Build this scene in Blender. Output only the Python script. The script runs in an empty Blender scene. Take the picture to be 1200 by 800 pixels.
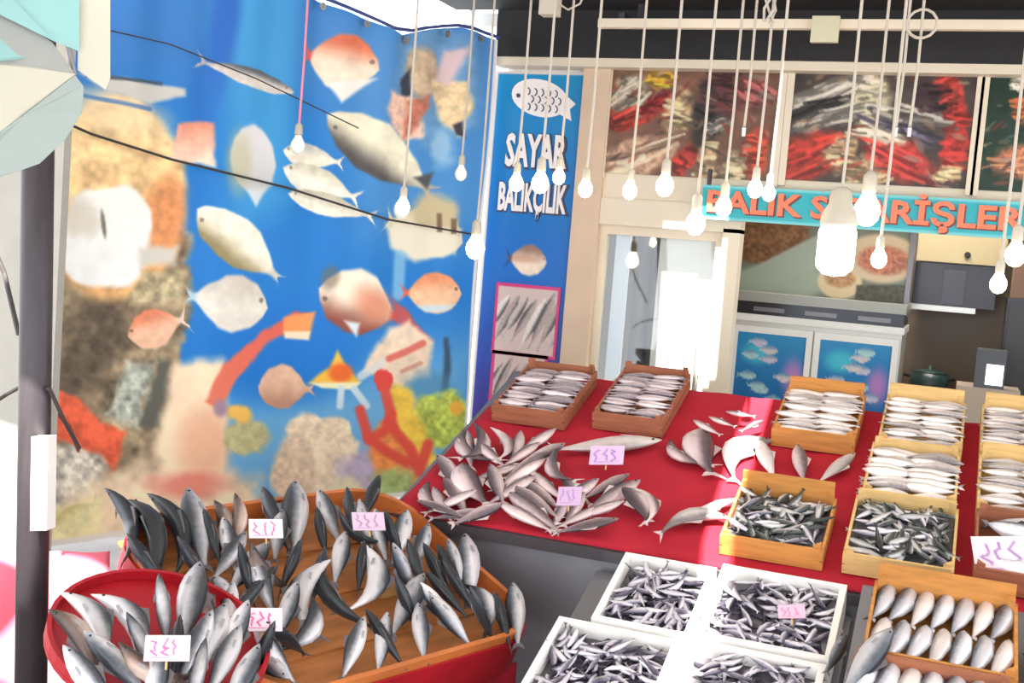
import bpy, math, random
import numpy as np
from math import sin, cos, radians, pi
from mathutils import Vector, Matrix

# ------------------------------------------------------------------ camera, world, sun, exposure
scene = bpy.context.scene
F = 1350.0; YAW = radians(21); PITCH = radians(-4.5); ROLL = radians(4.6)
CAM = Vector((0, 0, 1.7))
fw = Vector((-sin(YAW) * cos(PITCH), cos(YAW) * cos(PITCH), sin(PITCH)))
_r = Vector((cos(YAW), sin(YAW), 0)); _u = _r.cross(fw)
rt = _r * cos(ROLL) + _u * sin(ROLL); up = -_r * sin(ROLL) + _u * cos(ROLL)
cd = bpy.data.cameras.new('camera'); cam = bpy.data.objects.new('camera', cd)
scene.collection.objects.link(cam)
cd.sensor_fit = 'HORIZONTAL'; cd.sensor_width = 36; cd.lens = 36 * F / 1200; cd.clip_end = 200
cam.matrix_world = Matrix(((rt.x, up.x, -fw.x, CAM.x), (rt.y, up.y, -fw.y, CAM.y), (rt.z, up.z, -fw.z, CAM.z), (0, 0, 0, 1)))
scene.camera = cam
w = bpy.data.worlds.new('sky'); scene.world = w; w.use_nodes = True
bg = w.node_tree.nodes['Background']; bg.inputs[0].default_value = (0.86, 0.92, 1.0, 1); bg.inputs[1].default_value = 2.5
SUN = Vector((-0.10, 0.62, -0.78)).normalized()
sd = bpy.data.lights.new('sun', 'SUN'); sd.energy = 24.0; sd.angle = radians(0.6); sd.color = (1, 0.96, 0.9)
so = bpy.data.objects.new('sun', sd); scene.collection.objects.link(so); so.rotation_euler = SUN.to_track_quat('-Z', 'Y').to_euler()
vs = scene.view_settings; vs.view_transform = 'Standard'; vs.look = 'None'; vs.gamma = 1; vs.exposure = 0.5
try: vs.use_curve_mapping = False
except Exception: pass

# ------------------------------------------------------------------ helpers
rnd = random.Random(7)
LINK = scene.collection.objects.link
def ray(x, y): return fw + rt * ((x - 600) / F) - up * ((y - 400) / F)
def at(x, y, depth): return CAM + ray(x, y) * depth
def on(x, y, n, p0):
    d = ray(x, y); return CAM + d * ((p0 - CAM).dot(n) / d.dot(n))
def onY(x, y, Y): return on(x, y, Vector((0, 1, 0)), Vector((0, Y, 0)))
def frame(o, ex, ey, ez):
    return Matrix(((ex.x, ey.x, ez.x, o.x), (ex.y, ey.y, ez.y, o.y), (ex.z, ey.z, ez.z, o.z), (0, 0, 0, 1)))
def lin(c):
    c = np.asarray(c, float) / 255.0
    return np.where(c <= 0.04045, c / 12.92, ((c + 0.055) / 1.055) ** 2.4)
def rgb(r, g, b): return tuple(lin((r, g, b))) + (1.0,)

def mat(name, col, rough=0.6, metal=0.0, noise=0.0, scale=8.0, bump=0.0, spec=0.5, stretch=None):
    m = bpy.data.materials.new(name); m.use_nodes = True
    nt = m.node_tree; b = nt.nodes['Principled BSDF']
    b.inputs['Base Color'].default_value = col; b.inputs['Roughness'].default_value = rough
    b.inputs['Metallic'].default_value = metal; b.inputs['Specular IOR Level'].default_value = spec
    if noise or bump:
        tc = nt.nodes.new('ShaderNodeTexCoord'); nz = nt.nodes.new('ShaderNodeTexNoise')
        nz.inputs['Scale'].default_value = scale; nz.inputs['Detail'].default_value = 4
        src = tc.outputs['Object']
        if stretch:
            mp = nt.nodes.new('ShaderNodeMapping'); mp.inputs['Scale'].default_value = stretch
            nt.links.new(src, mp.inputs[0]); src = mp.outputs[0]
        nt.links.new(src, nz.inputs['Vector'])
        if noise:
            mx = nt.nodes.new('ShaderNodeMix'); mx.data_type = 'RGBA'; mx.blend_type = 'MULTIPLY'
            mx.inputs[0].default_value = 1.0
            rp = nt.nodes.new('ShaderNodeMapRange'); rp.inputs[1].default_value = 0.3; rp.inputs[2].default_value = 0.7
            rp.inputs[3].default_value = 1 - noise; rp.inputs[4].default_value = 1.0
            nt.links.new(nz.outputs['Fac'], rp.inputs[0])
            mx.inputs[6].default_value = col; nt.links.new(rp.outputs[0], mx.inputs[7])
            nt.links.new(mx.outputs[2], b.inputs['Base Color'])
        if bump:
            bp = nt.nodes.new('ShaderNodeBump'); bp.inputs['Strength'].default_value = bump; bp.inputs['Distance'].default_value = 0.01
            nt.links.new(nz.outputs['Fac'], bp.inputs['Height']); nt.links.new(bp.outputs[0], b.inputs['Normal'])
    return m
def print_mat(name, rough=0.55):
    m = bpy.data.materials.new(name); m.use_nodes = True; nt = m.node_tree; b = nt.nodes['Principled BSDF']
    a = nt.nodes.new('ShaderNodeAttribute'); a.attribute_name = 'Col'
    nt.links.new(a.outputs['Color'], b.inputs['Base Color']); b.inputs['Roughness'].default_value = rough
    b.inputs['Specular IOR Level'].default_value = 0.25
    return m
def emit(name, col, s):
    m = bpy.data.materials.new(name); m.use_nodes = True; b = m.node_tree.nodes['Principled BSDF']
    b.inputs['Base Color'].default_value = col; b.inputs['Emission Color'].default_value = col; b.inputs['Emission Strength'].default_value = s
    return m
def fish_mat(name, stops, rough=0.33, metal=0.25, axis=2, spots=0.25):
    m = bpy.data.materials.new(name); m.use_nodes = True; nt = m.node_tree; b = nt.nodes['Principled BSDF']
    tc = nt.nodes.new('ShaderNodeTexCoord'); sp = nt.nodes.new('ShaderNodeSeparateXYZ'); nt.links.new(tc.outputs['Object'], sp.inputs[0])
    mr = nt.nodes.new('ShaderNodeMapRange'); mr.inputs[1].default_value = -0.115; mr.inputs[2].default_value = 0.115
    nz = nt.nodes.new('ShaderNodeTexNoise'); nz.inputs['Scale'].default_value = 14; nz.inputs['Detail'].default_value = 3
    nt.links.new(tc.outputs['Object'], nz.inputs['Vector'])
    nt.links.new(sp.outputs[axis], mr.inputs[0])
    ad = nt.nodes.new('ShaderNodeMath'); ad.operation = 'MULTIPLY_ADD'; ad.inputs[1].default_value = 0.22; ad.inputs[2].default_value = -0.11
    nt.links.new(nz.outputs['Fac'], ad.inputs[0])
    a2 = nt.nodes.new('ShaderNodeMath'); nt.links.new(mr.outputs[0], a2.inputs[0]); nt.links.new(ad.outputs[0], a2.inputs[1])
    cr = nt.nodes.new('ShaderNodeValToRGB'); e = cr.color_ramp.elements
    e[0].position, e[0].color = stops[0][0], rgb(*stops[0][1]); e[1].position, e[1].color = stops[-1][0], rgb(*stops[-1][1])
    for p, c in stops[1:-1]:
        n = e.new(p); n.color = rgb(*c)
    nt.links.new(a2.outputs[0], cr.inputs[0])
    oi = nt.nodes.new('ShaderNodeObjectInfo'); r2 = nt.nodes.new('ShaderNodeMapRange'); r2.inputs[3].default_value = 0.72; r2.inputs[4].default_value = 1.12
    nt.links.new(oi.outputs['Random'], r2.inputs[0])
    mx = nt.nodes.new('ShaderNodeMix'); mx.data_type = 'RGBA'; mx.blend_type = 'MULTIPLY'; mx.inputs[0].default_value = 1
    nt.links.new(cr.outputs[0], mx.inputs[6]); nt.links.new(r2.outputs[0], mx.inputs[7]); nt.links.new(mx.outputs[2], b.inputs['Base Color'])
    b.inputs['Roughness'].default_value = rough; b.inputs['Metallic'].default_value = metal
    return m

class MB:
    def __init__(s): s.v = []; s.f = []
    def add(s, vs_, fs):
        o = len(s.v); s.v += [tuple(v) for v in vs_]; s.f += [tuple(i + o for i in f) for f in fs]; return s
    def box(s, x0, x1, y0, y1, z0, z1, M=None):
        p = [Vector((x, y, z)) for z in (z0, z1) for y in (y0, y1) for x in (x0, x1)]
        if M: p = [M @ q for q in p]
        return s.add(p, [(0, 2, 3, 1), (4, 5, 7, 6), (0, 1, 5, 4), (2, 6, 7, 3), (0, 4, 6, 2), (1, 3, 7, 5)])
    def tube(s, pts, r, n=8, caps=True):
        pts = [Vector(p) for p in pts]; k = len(pts); rr = r if isinstance(r, (list, tuple)) else [r] * k
        rings = []
        ref = None
        for i in range(k):
            d = (pts[min(i + 1, k - 1)] - pts[max(i - 1, 0)]).normalized()
            if ref is None: ref = Vector((1, 0, 0)) if abs(d.x) < 0.9 else Vector((0, 1, 0))
            a = (ref - d * ref.dot(d)).normalized(); ref = a; b = d.cross(a)
            rings.append([pts[i] + (a * cos(2 * pi * j / n) + b * sin(2 * pi * j / n)) * rr[i] for j in range(n)])
        vs_ = [p for rg in rings for p in rg]
        fs = [(i * n + j, i * n + (j + 1) % n, (i + 1) * n + (j + 1) % n, (i + 1) * n + j) for i in range(k - 1) for j in range(n)]
        if caps: fs += [tuple(range(n))[::-1], tuple((k - 1) * n + j for j in range(n))]
        return s.add(vs_, fs)
    def lathe(s, prof, n=16, M=None):     # prof: (r, z)
        vs_ = [Vector((r * cos(2 * pi * j / n), r * sin(2 * pi * j / n), z)) for r, z in prof for j in range(n)]
        if M: vs_ = [M @ v for v in vs_]
        k = len(prof)
        fs = [(i * n + j, i * n + (j + 1) % n, (i + 1) * n + (j + 1) % n, (i + 1) * n + j) for i in range(k - 1) for j in range(n)]
        fs += [tuple(range(n))[::-1], tuple((k - 1) * n + j for j in range(n))]
        return s.add(vs_, fs)
    def prism(s, poly, z0, z1):
        n = len(poly)
        return s.add([(x, y, z0) for x, y in poly] + [(x, y, z1) for x, y in poly],
                     [tuple(range(n))[::-1], tuple(range(n, 2 * n))] + [(i, (i + 1) % n, n + (i + 1) % n, n + i) for i in range(n)])
    def slab(s, poly3, nrm, th):        # thick polygon in space
        n = len(poly3); q = [Vector(p) for p in poly3]; nn = Vector(nrm).normalized() * th
        return s.add(q + [p + nn for p in q], [tuple(range(n)), tuple(range(n, 2 * n))[::-1]] + [(i, n + i, n + (i + 1) % n, (i + 1) % n) for i in range(n)])
    def mesh(s, name, m=None, smooth=False):
        me = bpy.data.meshes.new(name); me.from_pydata(s.v, [], s.f); me.update()
        if m: me.materials.append(m)
        if smooth: me.polygons.foreach_set('use_smooth', [True] * len(me.polygons))
        return me
def obj(name, me, parent=None, M=None):
    o = bpy.data.objects.new(name, me); LINK(o)
    if parent: o.parent = parent
    if M is not None: o.matrix_local = M
    return o
def tag(o, label, cat, group=None):
    o['label'] = label; o['category'] = cat
    if group: o['group'] = group
    return o
def thing(name, label, cat, M=None, group=None):
    o = bpy.data.objects.new(name, None); LINK(o); o.empty_display_size = 0.05
    if M is not None: o.matrix_world = M
    return tag(o, label, cat, group)
def struct(name, mb, m, smooth=False):
    o = obj(name, mb.mesh(name, m, smooth)); o['kind'] = 'structure'; return o
def T(x, y, z): return Matrix.Translation((x, y, z))

# ---- print painter: colours of flat prints, evaluated on a grid
def hash2(ix, iy, seed):
    h = (ix.astype(np.int64) * 374761393 + iy.astype(np.int64) * 668265263 + seed * 1442695041) & 0x7fffffff
    h = ((h ^ (h >> 13)) * 1274126177) & 0x7fffffff
    return ((h ^ (h >> 16)) & 0xffff) / 65535.0
def vnoise(x, y, s, seed=0, octv=3):
    t = np.zeros_like(x); a = 1.0; tot = 0
    for o in range(octv):
        fx = x / s; fy = y / s; ix = np.floor(fx); iy = np.floor(fy); u = fx - ix; v = fy - iy
        u = u * u * (3 - 2 * u); v = v * v * (3 - 2 * v)
        n = (hash2(ix, iy, seed + o) * (1 - u) + hash2(ix + 1, iy, seed + o) * u) * (1 - v) + (hash2(ix, iy + 1, seed + o) * (1 - u) + hash2(ix + 1, iy + 1, seed + o) * u) * v
        t += n * a; tot += a; a *= 0.5; s = s * 0.5
    return t / tot
def sst(a, b, x):
    t = np.clip((x - a) / (b - a), 0, 1); return t * t * (3 - 2 * t)
class Print:
    def __init__(s, X, Y, base):
        s.X, s.Y = X, Y; s.c = np.ones(X.shape + (3,)) * np.array(base, float)
    def blend(s, cov, col):
        cov = np.clip(cov, 0, 1)[..., None]; col = np.asarray(col, float); s.c = s.c * (1 - cov) + col * cov
    def mixcol(s, a, b, t): return np.array(a, float) * (1 - t[..., None]) + np.array(b, float) * t[..., None]
    def warp(s, amt, sc, seed):
        if not amt: return s.X, s.Y
        return s.X + (vnoise(s.X, s.Y, sc, seed) - .5) * 2 * amt, s.Y + (vnoise(s.X, s.Y, sc, seed + 50) - .5) * 2 * amt
    def ell(s, cx, cy, rx, ry, col, rot=0, soft=.12, warp=0, alpha=1, col2=None, tex=0, texs=8, seed=1):
        X, Y = s.warp(warp, max(rx, ry) * .5, seed); ca, sa = cos(radians(rot)), sin(radians(rot))
        dx = ((X - cx) * ca + (Y - cy) * sa) / rx; dy = (-(X - cx) * sa + (Y - cy) * ca) / ry
        d = np.sqrt(dx * dx + dy * dy); cov = 1 - sst(1 - soft, 1 + soft, d)
        c = s.mixcol(col, col2, sst(-.8, .8, dy)) if col2 is not None else np.ones_like(s.c) * np.array(col, float)
        if tex: c = c * (1 + tex * (vnoise(s.X, s.Y, texs, seed + 9)[..., None] - .5) * 2)
        s.blend(cov * alpha, np.clip(c, 0, 255))
    def poly(s, pts, col, soft=3, warp=0, alpha=1, tex=0, texs=8, seed=1, col2=None):
        X, Y = s.warp(warp, 18, seed); ins = np.zeros(X.shape, bool); dm = np.full(X.shape, 1e9); n = len(pts)
        for i in range(n):
            x0, y0 = pts[i]; x1, y1 = pts[(i + 1) % n]
            cr = ((y0 > Y) != (y1 > Y)) & (X < (x1 - x0) * (Y - y0) / ((y1 - y0) or 1e-9) + x0); ins ^= cr
            t = np.clip(((X - x0) * (x1 - x0) + (Y - y0) * (y1 - y0)) / ((x1 - x0) ** 2 + (y1 - y0) ** 2 + 1e-9), 0, 1)
            dm = np.minimum(dm, np.hypot(X - x0 - t * (x1 - x0), Y - y0 - t * (y1 - y0)))
        sgn = np.where(ins, dm, -dm); cov = sst(-soft, soft, sgn)
        ys = [p[1] for p in pts]
        c = s.mixcol(col, col2, np.clip((Y - min(ys)) / (max(ys) - min(ys)), 0, 1)) if col2 is not None else np.ones_like(s.c) * np.array(col, float)
        if tex: c = c * (1 + tex * (vnoise(s.X, s.Y, texs, seed + 9)[..., None] - .5) * 2)
        s.blend(cov * alpha, np.clip(c, 0, 255))
    def line(s, pts, wd, col, alpha=1, soft=.5):
        dm = np.full(s.X.shape, 1e9)
        for (x0, y0), (x1, y1) in zip(pts[:-1], pts[1:]):
            t = np.clip(((s.X - x0) * (x1 - x0) + (s.Y - y0) * (y1 - y0)) / ((x1 - x0) ** 2 + (y1 - y0) ** 2 + 1e-9), 0, 1)
            dm = np.minimum(dm, np.hypot(s.X - x0 - t * (x1 - x0), s.Y - y0 - t * (y1 - y0)))
        s.blend((1 - sst(wd * (1 - soft), wd * (1 + soft), dm)) * alpha, col)
    def fish(s, head, tail, hw, back, belly, fin=None, flip=1, tailw=.8, seed=3, eye=True, stripes=0):
        hx, hy = head; tx, ty = tail; L = math.hypot(tx - hx, ty - hy); ax, ay = (tx - hx) / L, (ty - hy) / L
        X, Y = s.warp(hw * .08, hw, seed); t = ((X - hx) * ax + (Y - hy) * ay) / L; d = (-(X - hx) * ay + (Y - hy) * ax) * flip / hw
        prof = np.interp(t, [0, .06, .18, .38, .55, .72, .82, .86, .93, 1.0], [.0, .38, .78, 1, .92, .55, .25, .2, tailw * .6, tailw])
        inn = (t > 0) & (t < 1.0 - .1 * (1 - np.abs(d) / max(tailw, .01)).clip(0, 1))
        cov = sst(0, .16, prof - np.abs(d)) * inn
        c = s.mixcol(back, belly, sst(-.75, .15, d))
        if fin is not None:
            k = sst(.78, .86, t)[..., None]; c = c * (1 - k) + np.array(fin, float) * k
        if stripes: c = c * (1 + stripes * np.sin(t * 40 + d * 3)[..., None])
        c = c * (1 + .18 * (vnoise(s.X, s.Y, hw * .35, seed)[..., None] - .5))
        s.blend(cov, np.clip(c, 0, 255))
        if eye: s.ell(hx + ax * L * .1 - ay * (-.2) * hw * flip, hy + ay * L * .1 + ax * (-.2) * hw * flip, hw * .05 + 1, hw * .05 + 1, (70, 62, 60), alpha=.55)
def print_mesh(name, P, img, m, back=None):
    """P: (ny, nx, 3) vertex positions, img: (ny, nx, 3) sRGB colours, back: offset vector of the back face."""
    ny, nx = P.shape[:2]; V = P.reshape(-1, 3); idx = np.arange(nx * ny).reshape(ny, nx)
    Q = np.stack([idx[:-1, :-1], idx[:-1, 1:], idx[1:, 1:], idx[1:, :-1]], -1).reshape(-1, 4)
    V = list(map(tuple, V)); Fc = list(map(tuple, Q)); col = lin(img.reshape(-1, 3))
    if back is not None:
        rim = list(idx[0, :]) + list(idx[1:, -1]) + list(idx[-1, -2::-1]) + list(idx[-2:0:-1, 0])
        o = len(V); V += [tuple(np.array(V[i]) + back) for i in rim]; n = len(rim)
        Fc += [(rim[i], o + i, o + (i + 1) % n, rim[(i + 1) % n]) for i in range(n)] + [tuple(o + i for i in range(n))[::-1]]
        col = np.vstack([col, col[rim]])
    me = bpy.data.meshes.new(name); me.from_pydata(V, [], Fc); me.update(); me.materials.append(m)
    a = me.color_attributes.new('Col', 'FLOAT_COLOR', 'POINT')
    a.data.foreach_set('color', np.hstack([col, np.ones((len(col), 1))]).astype(np.float32).ravel())
    return me
def flat_print(name, wd, ht, nx, ny, paint, m, th=.006):
    """upright rectangle, x to the side, z up, front to -y; paint(Print) with X in 0..wd*1000, Y downwards in mm."""
    x = np.linspace(0, wd, nx); z = np.linspace(ht, 0, ny); X, Z = np.meshgrid(x, z)
    pr = Print(X * 1000, (ht - Z) * 1000, (200, 200, 200)); paint(pr)
    return print_mesh(name, np.stack([X, np.zeros_like(X), Z], -1), np.clip(pr.c, 0, 255), m, np.array([0, th, 0]))
def text_mesh(name, body, m, size=.1, sx=1, extrude=.003, offset=0, shear=0):
    c = bpy.data.curves.new(name, 'FONT'); c.body = body; c.size = size; c.extrude = extrude; c.offset = offset; c.shear = shear
    c.align_x = 'CENTER'; c.align_y = 'CENTER'; c.resolution_u = 2
    o = bpy.data.objects.new(name, c); LINK(o); bpy.context.view_layer.update()
    me = bpy.data.meshes.new_from_object(o.evaluated_get(bpy.context.evaluated_depsgraph_get()))
    bpy.data.objects.remove(o); bpy.data.curves.remove(c)
    me.transform(Matrix.Diagonal((sx, 1, 1, 1))); me.transform(Matrix.Rotation(pi / 2, 4, 'X')); me.name = name
    me.materials.clear(); me.materials.append(m); return me

# ------------------------------------------------------------------ materials
M_cream = mat('cream_paint', rgb(222, 208, 184), .5, noise=.08, scale=3)
M_frame = mat('beige_frame', rgb(214, 186, 158), .5, noise=.12, scale=5)
M_white = mat('white_paint', rgb(236, 234, 228), .5, noise=.05)
M_black = mat('dark_fascia', rgb(30, 27, 28), .7, noise=.25, scale=6)
M_dark = mat('dark_steel', rgb(66, 60, 64), .45, .4, noise=.2, scale=10, stretch=(6, 6, .6))
M_grey = mat('grey_steel', rgb(128, 128, 134), .42, .55, noise=.12, scale=3)
M_lip = mat('edge_steel', rgb(112, 110, 114), .35, .6)
M_red = mat('red_cloth', rgb(178, 12, 40), .85, noise=.2, scale=5, bump=.3)
M_redp = mat('red_paint', rgb(176, 18, 34), .45, noise=.25, scale=6)
M_wood = mat('crate_wood', rgb(204, 138, 68), .7, noise=.3, scale=9, stretch=(1, 6, 6), bump=.15)
M_wood2 = mat('pale_crate_wood', rgb(222, 184, 120), .7, noise=.25, scale=9, stretch=(1, 6, 6), bump=.15)
M_wood3 = mat('brown_crate_wood', rgb(164, 100, 70), .7, noise=.3, scale=9, stretch=(1, 6, 6), bump=.15)
M_tray = mat('tray_wood', rgb(196, 124, 66), .6, noise=.45, scale=5, stretch=(1, 5, 1), bump=.1)
M_rim = mat('rim_wood', rgb(206, 118, 58), .5, noise=.3, scale=8)
M_foam = mat('white_foam', rgb(240, 236, 230), .8, noise=.06, scale=20)
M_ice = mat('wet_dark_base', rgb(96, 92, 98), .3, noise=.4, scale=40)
M_floor = mat('paving', rgb(150, 145, 140), .8, noise=.3, scale=4, bump=.3)
M_in = mat('inner_wall', rgb(172, 156, 138), .7, noise=.15, scale=2)
M_tile = mat('backsplash_tile', rgb(156, 136, 116), .4, noise=.2, scale=2)
M_hood = mat('hood_black', rgb(34, 34, 42), .2, .2)
M_chrome = mat('brushed_steel', rgb(190, 188, 182), .3, .8)
M_alu = mat('fridge_aluminium', rgb(206, 204, 196), .4, .3, noise=.06)
M_wire = mat('pale_wire', rgb(180, 170, 156), .6)
M_pinkwire = mat('pink_wire', rgb(214, 130, 150), .6)
M_cable = mat('black_cable', rgb(58, 52, 52), .6)
M_sock = mat('socket_plastic', rgb(178, 170, 154), .5)
M_lit = emit('lit_bulb', (1, .86, .62, 1), 14.0)
M_cfl = emit('lit_tube', (.93, .95, 1, 1), 9.0)
M_clear = mat('unlit_bulb', rgb(236, 236, 232), .15)
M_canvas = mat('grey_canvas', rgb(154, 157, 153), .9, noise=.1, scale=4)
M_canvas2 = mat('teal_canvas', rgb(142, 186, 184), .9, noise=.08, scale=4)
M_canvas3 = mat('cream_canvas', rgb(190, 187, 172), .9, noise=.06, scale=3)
M_awn = mat('awning_canvas', rgb(216, 210, 200), .9, noise=.05)
M_pink = mat('pink_sheet', rgb(228, 110, 132), .9, noise=.2, scale=2)
M_print = print_mat('printed_sheet'); M_gloss = print_mat('printed_panel', .3)
M_eye = mat('fish_eye', rgb(30, 26, 26), .15)
M_letter = mat('white_letters', rgb(236, 228, 224), .5)
M_letsh = mat('dark_outline', rgb(70, 66, 88), .6)
M_orange = mat('orange_letters', rgb(244, 120, 84), .5)
M_tagpaper = print_mat('tag_card', .7)
glass = bpy.data.materials.new('pane_glass'); glass.use_nodes = True
nt = glass.node_tree; nt.nodes.clear(); go = nt.nodes.new('ShaderNodeOutputMaterial'); gm = nt.nodes.new('ShaderNodeMixShader')
g1 = nt.nodes.new('ShaderNodeBsdfTransparent'); g2 = nt.nodes.new('ShaderNodeBsdfGlossy'); g2.inputs['Roughness'].default_value = .03
gm.inputs[0].default_value = .07
g1.inputs[0].default_value = (.93, .95, .95, 1)
nt.links.new(g1.outputs[0], gm.inputs[1]); nt.links.new(g2.outputs[0], gm.inputs[2]); nt.links.new(gm.outputs[0], go.inputs[0])

SILVER = fish_mat('silver_fish', [(0, (226, 222, 224)), (.38, (206, 204, 208)), (.58, (140, 142, 148)), (.74, (74, 78, 86)), (1, (44, 48, 54))])
DARKF = fish_mat('dark_fish', [(0, (196, 194, 196)), (.25, (120, 122, 128)), (.42, (66, 70, 76)), (1, (34, 38, 44))])
SILVERL = fish_mat('bright_silver_fish', [(0, (238, 234, 236)), (.45, (226, 222, 226)), (.68, (176, 176, 184)), (.85, (104, 106, 116)), (1, (64, 66, 74))])
ROSY = fish_mat('rosy_fish', [(0, (234, 216, 214)), (.3, (214, 192, 192)), (.5, (164, 144, 146)), (.68, (112, 96, 100)), (1, (78, 66, 70))])
ROSYL = fish_mat('light_rosy_fish', [(0, (238, 222, 224)), (.5, (208, 192, 196)), (.75, (152, 138, 144)), (1, (108, 96, 102))])
PALE = fish_mat('pale_fish', [(0, (246, 236, 230)), (.35, (238, 226, 220)), (.7, (206, 196, 192)), (1, (128, 120, 120))])
ANCH = fish_mat('anchovy', [(0, (230, 226, 230)), (.5, (214, 208, 216)), (.68, (136, 130, 146)), (1, (70, 66, 82))])
GREENF = fish_mat('dark_small_fish', [(0, (220, 216, 212)), (.45, (176, 174, 172)), (.6, (92, 97, 94)), (1, (42, 50, 48))])
BROWNF = fish_mat('brown_fish', [(0, (214, 196, 184)), (.4, (170, 146, 134)), (.62, (112, 92, 84)), (1, (62, 50, 48))])
M_fing = mat('grey_fin', rgb(150, 146, 150), .5); M_fin = mat('fin', rgb(96, 90, 94), .5); M_finp = mat('pale_fin', rgb(196, 178, 176), .5)

# ------------------------------------------------------------------ setting
YS = 6.0
struct('floor', MB().box(-9, 6, -4, 9.2, -.1, 0), M_floor)
P_in = lambda x, y: onY(x, y, 7.9)
struct('wall_back', MB().box(-2.5, 2.2, 8.2, 8.3, 0, 3.1), M_in)
struct('wall_right', MB().box(2.1, 2.2, 6.0, 8.2, 0, 3.1), M_in)
struct('wall_left', MB().box(-2.5, -2.4, 6.12, 8.2, 0, 3.1), M_white)
struct('ceiling', MB().box(-2.5, 2.2, 6.1, 8.2, 2.95, 3.05), M_white)
# shop front: fascia, door post, cream panel above the door
def strip(name, x0, x1, z0, z1, y0, y1, m): return struct(name, MB().box(x0, x1, y0, y1, z0, z1), m)
strip('trim_1', -2.475, 2.2, 2.74, 3.02, 5.84, 6.0, M_black)                 # dark fascia
strip('trim_2', -2.48, 2.2, 2.695, 2.74, 5.86, 6.0, M_cream)                # pale line below it
strip('trim_3', -2.72, 2.2, 3.021, 3.4, 5.835, 5.95, mat('upper_fascia', rgb(52, 50, 58), .7, noise=.3, scale=3))
strip('shade_board', -2.72, 3.0, 2.982, 2.998, 5.1, 5.834, M_black)                  # dark board added to block sky light and darken the fascia top
strip('wall_front', -1.98, 2.2, 2.02, 2.70, 5.97, 6.06, M_cream)              # fascia board behind posters
strip('trim_4', -1.99, -1.84, 0, 2.70, 5.93, 6.06, M_frame)                   # door post
strip('trim_5', -1.84, -1.08, 1.88, 2.02, 5.95, 6.06, M_cream)              # door head
strip('trim_6', -1.17, -1.08, 0, 1.9, 5.95, 6.06, M_cream)                    # door post by the opening
strip('trim_7', -2.60, -2.50, 0, 2.80, 5.80, 5.90, M_white)                   # white post between banner and sign
strip('trim_8', -3.9, -2.48, 2.93, 3.0, 6.0, 6.08, M_white)
strip('trim_9', -3.9, -2.75, 3.02, 3.09, 6.1, 6.16, mat('grey_beam', rgb(150, 160, 176), .6))
wl = MB().box(-2.42, -1.99, 5.99, 6.06, 0, 2.7); struct('wall_side', wl, M_white)
# glazed door
d = obj('door_1', MB().box(-1.84, -1.80, 5.99, 6.03, .02, 1.88).box(-1.21, -1.17, 5.99, 6.03, .02, 1.88).box(-1.80, -1.21, 5.99, 6.03, 1.83, 1.88).box(-1.80, -1.21, 5.99, 6.03, .02, .25).mesh('door_frame', M_cream))
d['kind'] = 'structure'
obj('pane', MB().box(-1.80, -1.21, 6.005, 6.012, .25, 1.83).mesh('pane', glass), d)
hd = MB().tube([(-1.25, 5.96, 1.0), (-1.25, 5.96, 1.3)], .012, 8).box(-1.258, -1.242, 5.96, 5.99, 1.01, 1.03).box(-1.258, -1.242, 5.96, 5.99, 1.27, 1.29)
obj('handle', hd.mesh('handle', M_chrome), d)
# things behind the glass
struct('reflection_panel', MB().box(-1.54, -1.17, 6.13, 6.16, 0, 1.95), M_white)  # white panel added to catch sun, standing in for a door reflection
strip('highlight_strip', -1.78, -1.70, .02, 1.9, 6.10, 6.13, mat('bluish_white', rgb(214, 222, 232), .5))  # pale strip standing in for a bluish highlight on the glass
struct('wall_partition', MB().box(-2.38, -1.30, 6.75, 6.8, 0, 2.9), M_in)
tag(obj('curtain', MB().tube([(-1.72, 6.5, 0.01), (-1.72, 6.5, 1.86)], .05, 12).tube([(-1.63, 6.52, 0.01), (-1.63, 6.52, 1.86)], .045, 12).tube([(-1.56, 6.42, 0.01), (-1.56, 6.42, 1.86)], .05, 12).mesh('curtain', mat('grey_curtain', rgb(140, 136, 136), .8, noise=.25, scale=4), True)),
    'grey gathered curtain hanging behind the glass door', 'curtain')

# ------------------------------------------------------------------ unseen overhead awning, its sheets and gaps shaped for sun and shade
aw = thing('awning', 'unseen canvas awning sheets shaped to shade the fish stall', 'awning', T(0, 3, 3.0))
def sheet(poly): return obj('awning_sheet', MB().prism([(x, y - 3) for x, y in poly], 0, .012).mesh('awning_sheet', M_awn), aw)
SL = [(-.33, .95), (-.315, 1.2), (-.313, 1.4), (-.32, 1.7), (-.39, 2.07), (-.416, 2.32), (-.50, 3.32), (-.53, 3.75)]   # gap line between two sheets
hole = [(-1.35, 5.1), (-1.01, 5.1), (-.90, 4.45), (-1.22, 4.45)]                                                  # opening shaped so sun lands on the panel behind the door
sheet([(-1.95, -1.6), (-.33, -1.6)] + [(x - .048, y) for x, y in SL] + [(-.55, 4.0), (-.55, 4.45), (-1.95, 4.45)])
sheet([(-3.4, 1.55), (-2.34, 1.55), (-2.34, 1.02), (-1.95, 1.02), (-1.95, 5.69), (-3.4, 5.69)])
sheet([(-5.5, -1.6), (-3.4, -1.6), (-3.4, 5.69), (-5.5, 5.69)])  # side sheet added to keep direct sun off the far wall
sheet([(-3.4, -1.6), (-1.95, -1.6), (-1.95, .5), (-2.34, .5), (-2.34, .9), (-3.4, .9)])
sheet([(-1.95, 4.45), (-1.22, 4.45), (-1.35, 5.1), (-1.95, 5.1)])
sheet([(-.90, 4.45), (-.55, 4.45), (-.55, 5.1), (-1.01, 5.1)])
sheet([(-1.95, 5.1), (-.55, 5.1), (-.55, 5.69), (-1.95, 5.69)])
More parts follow.
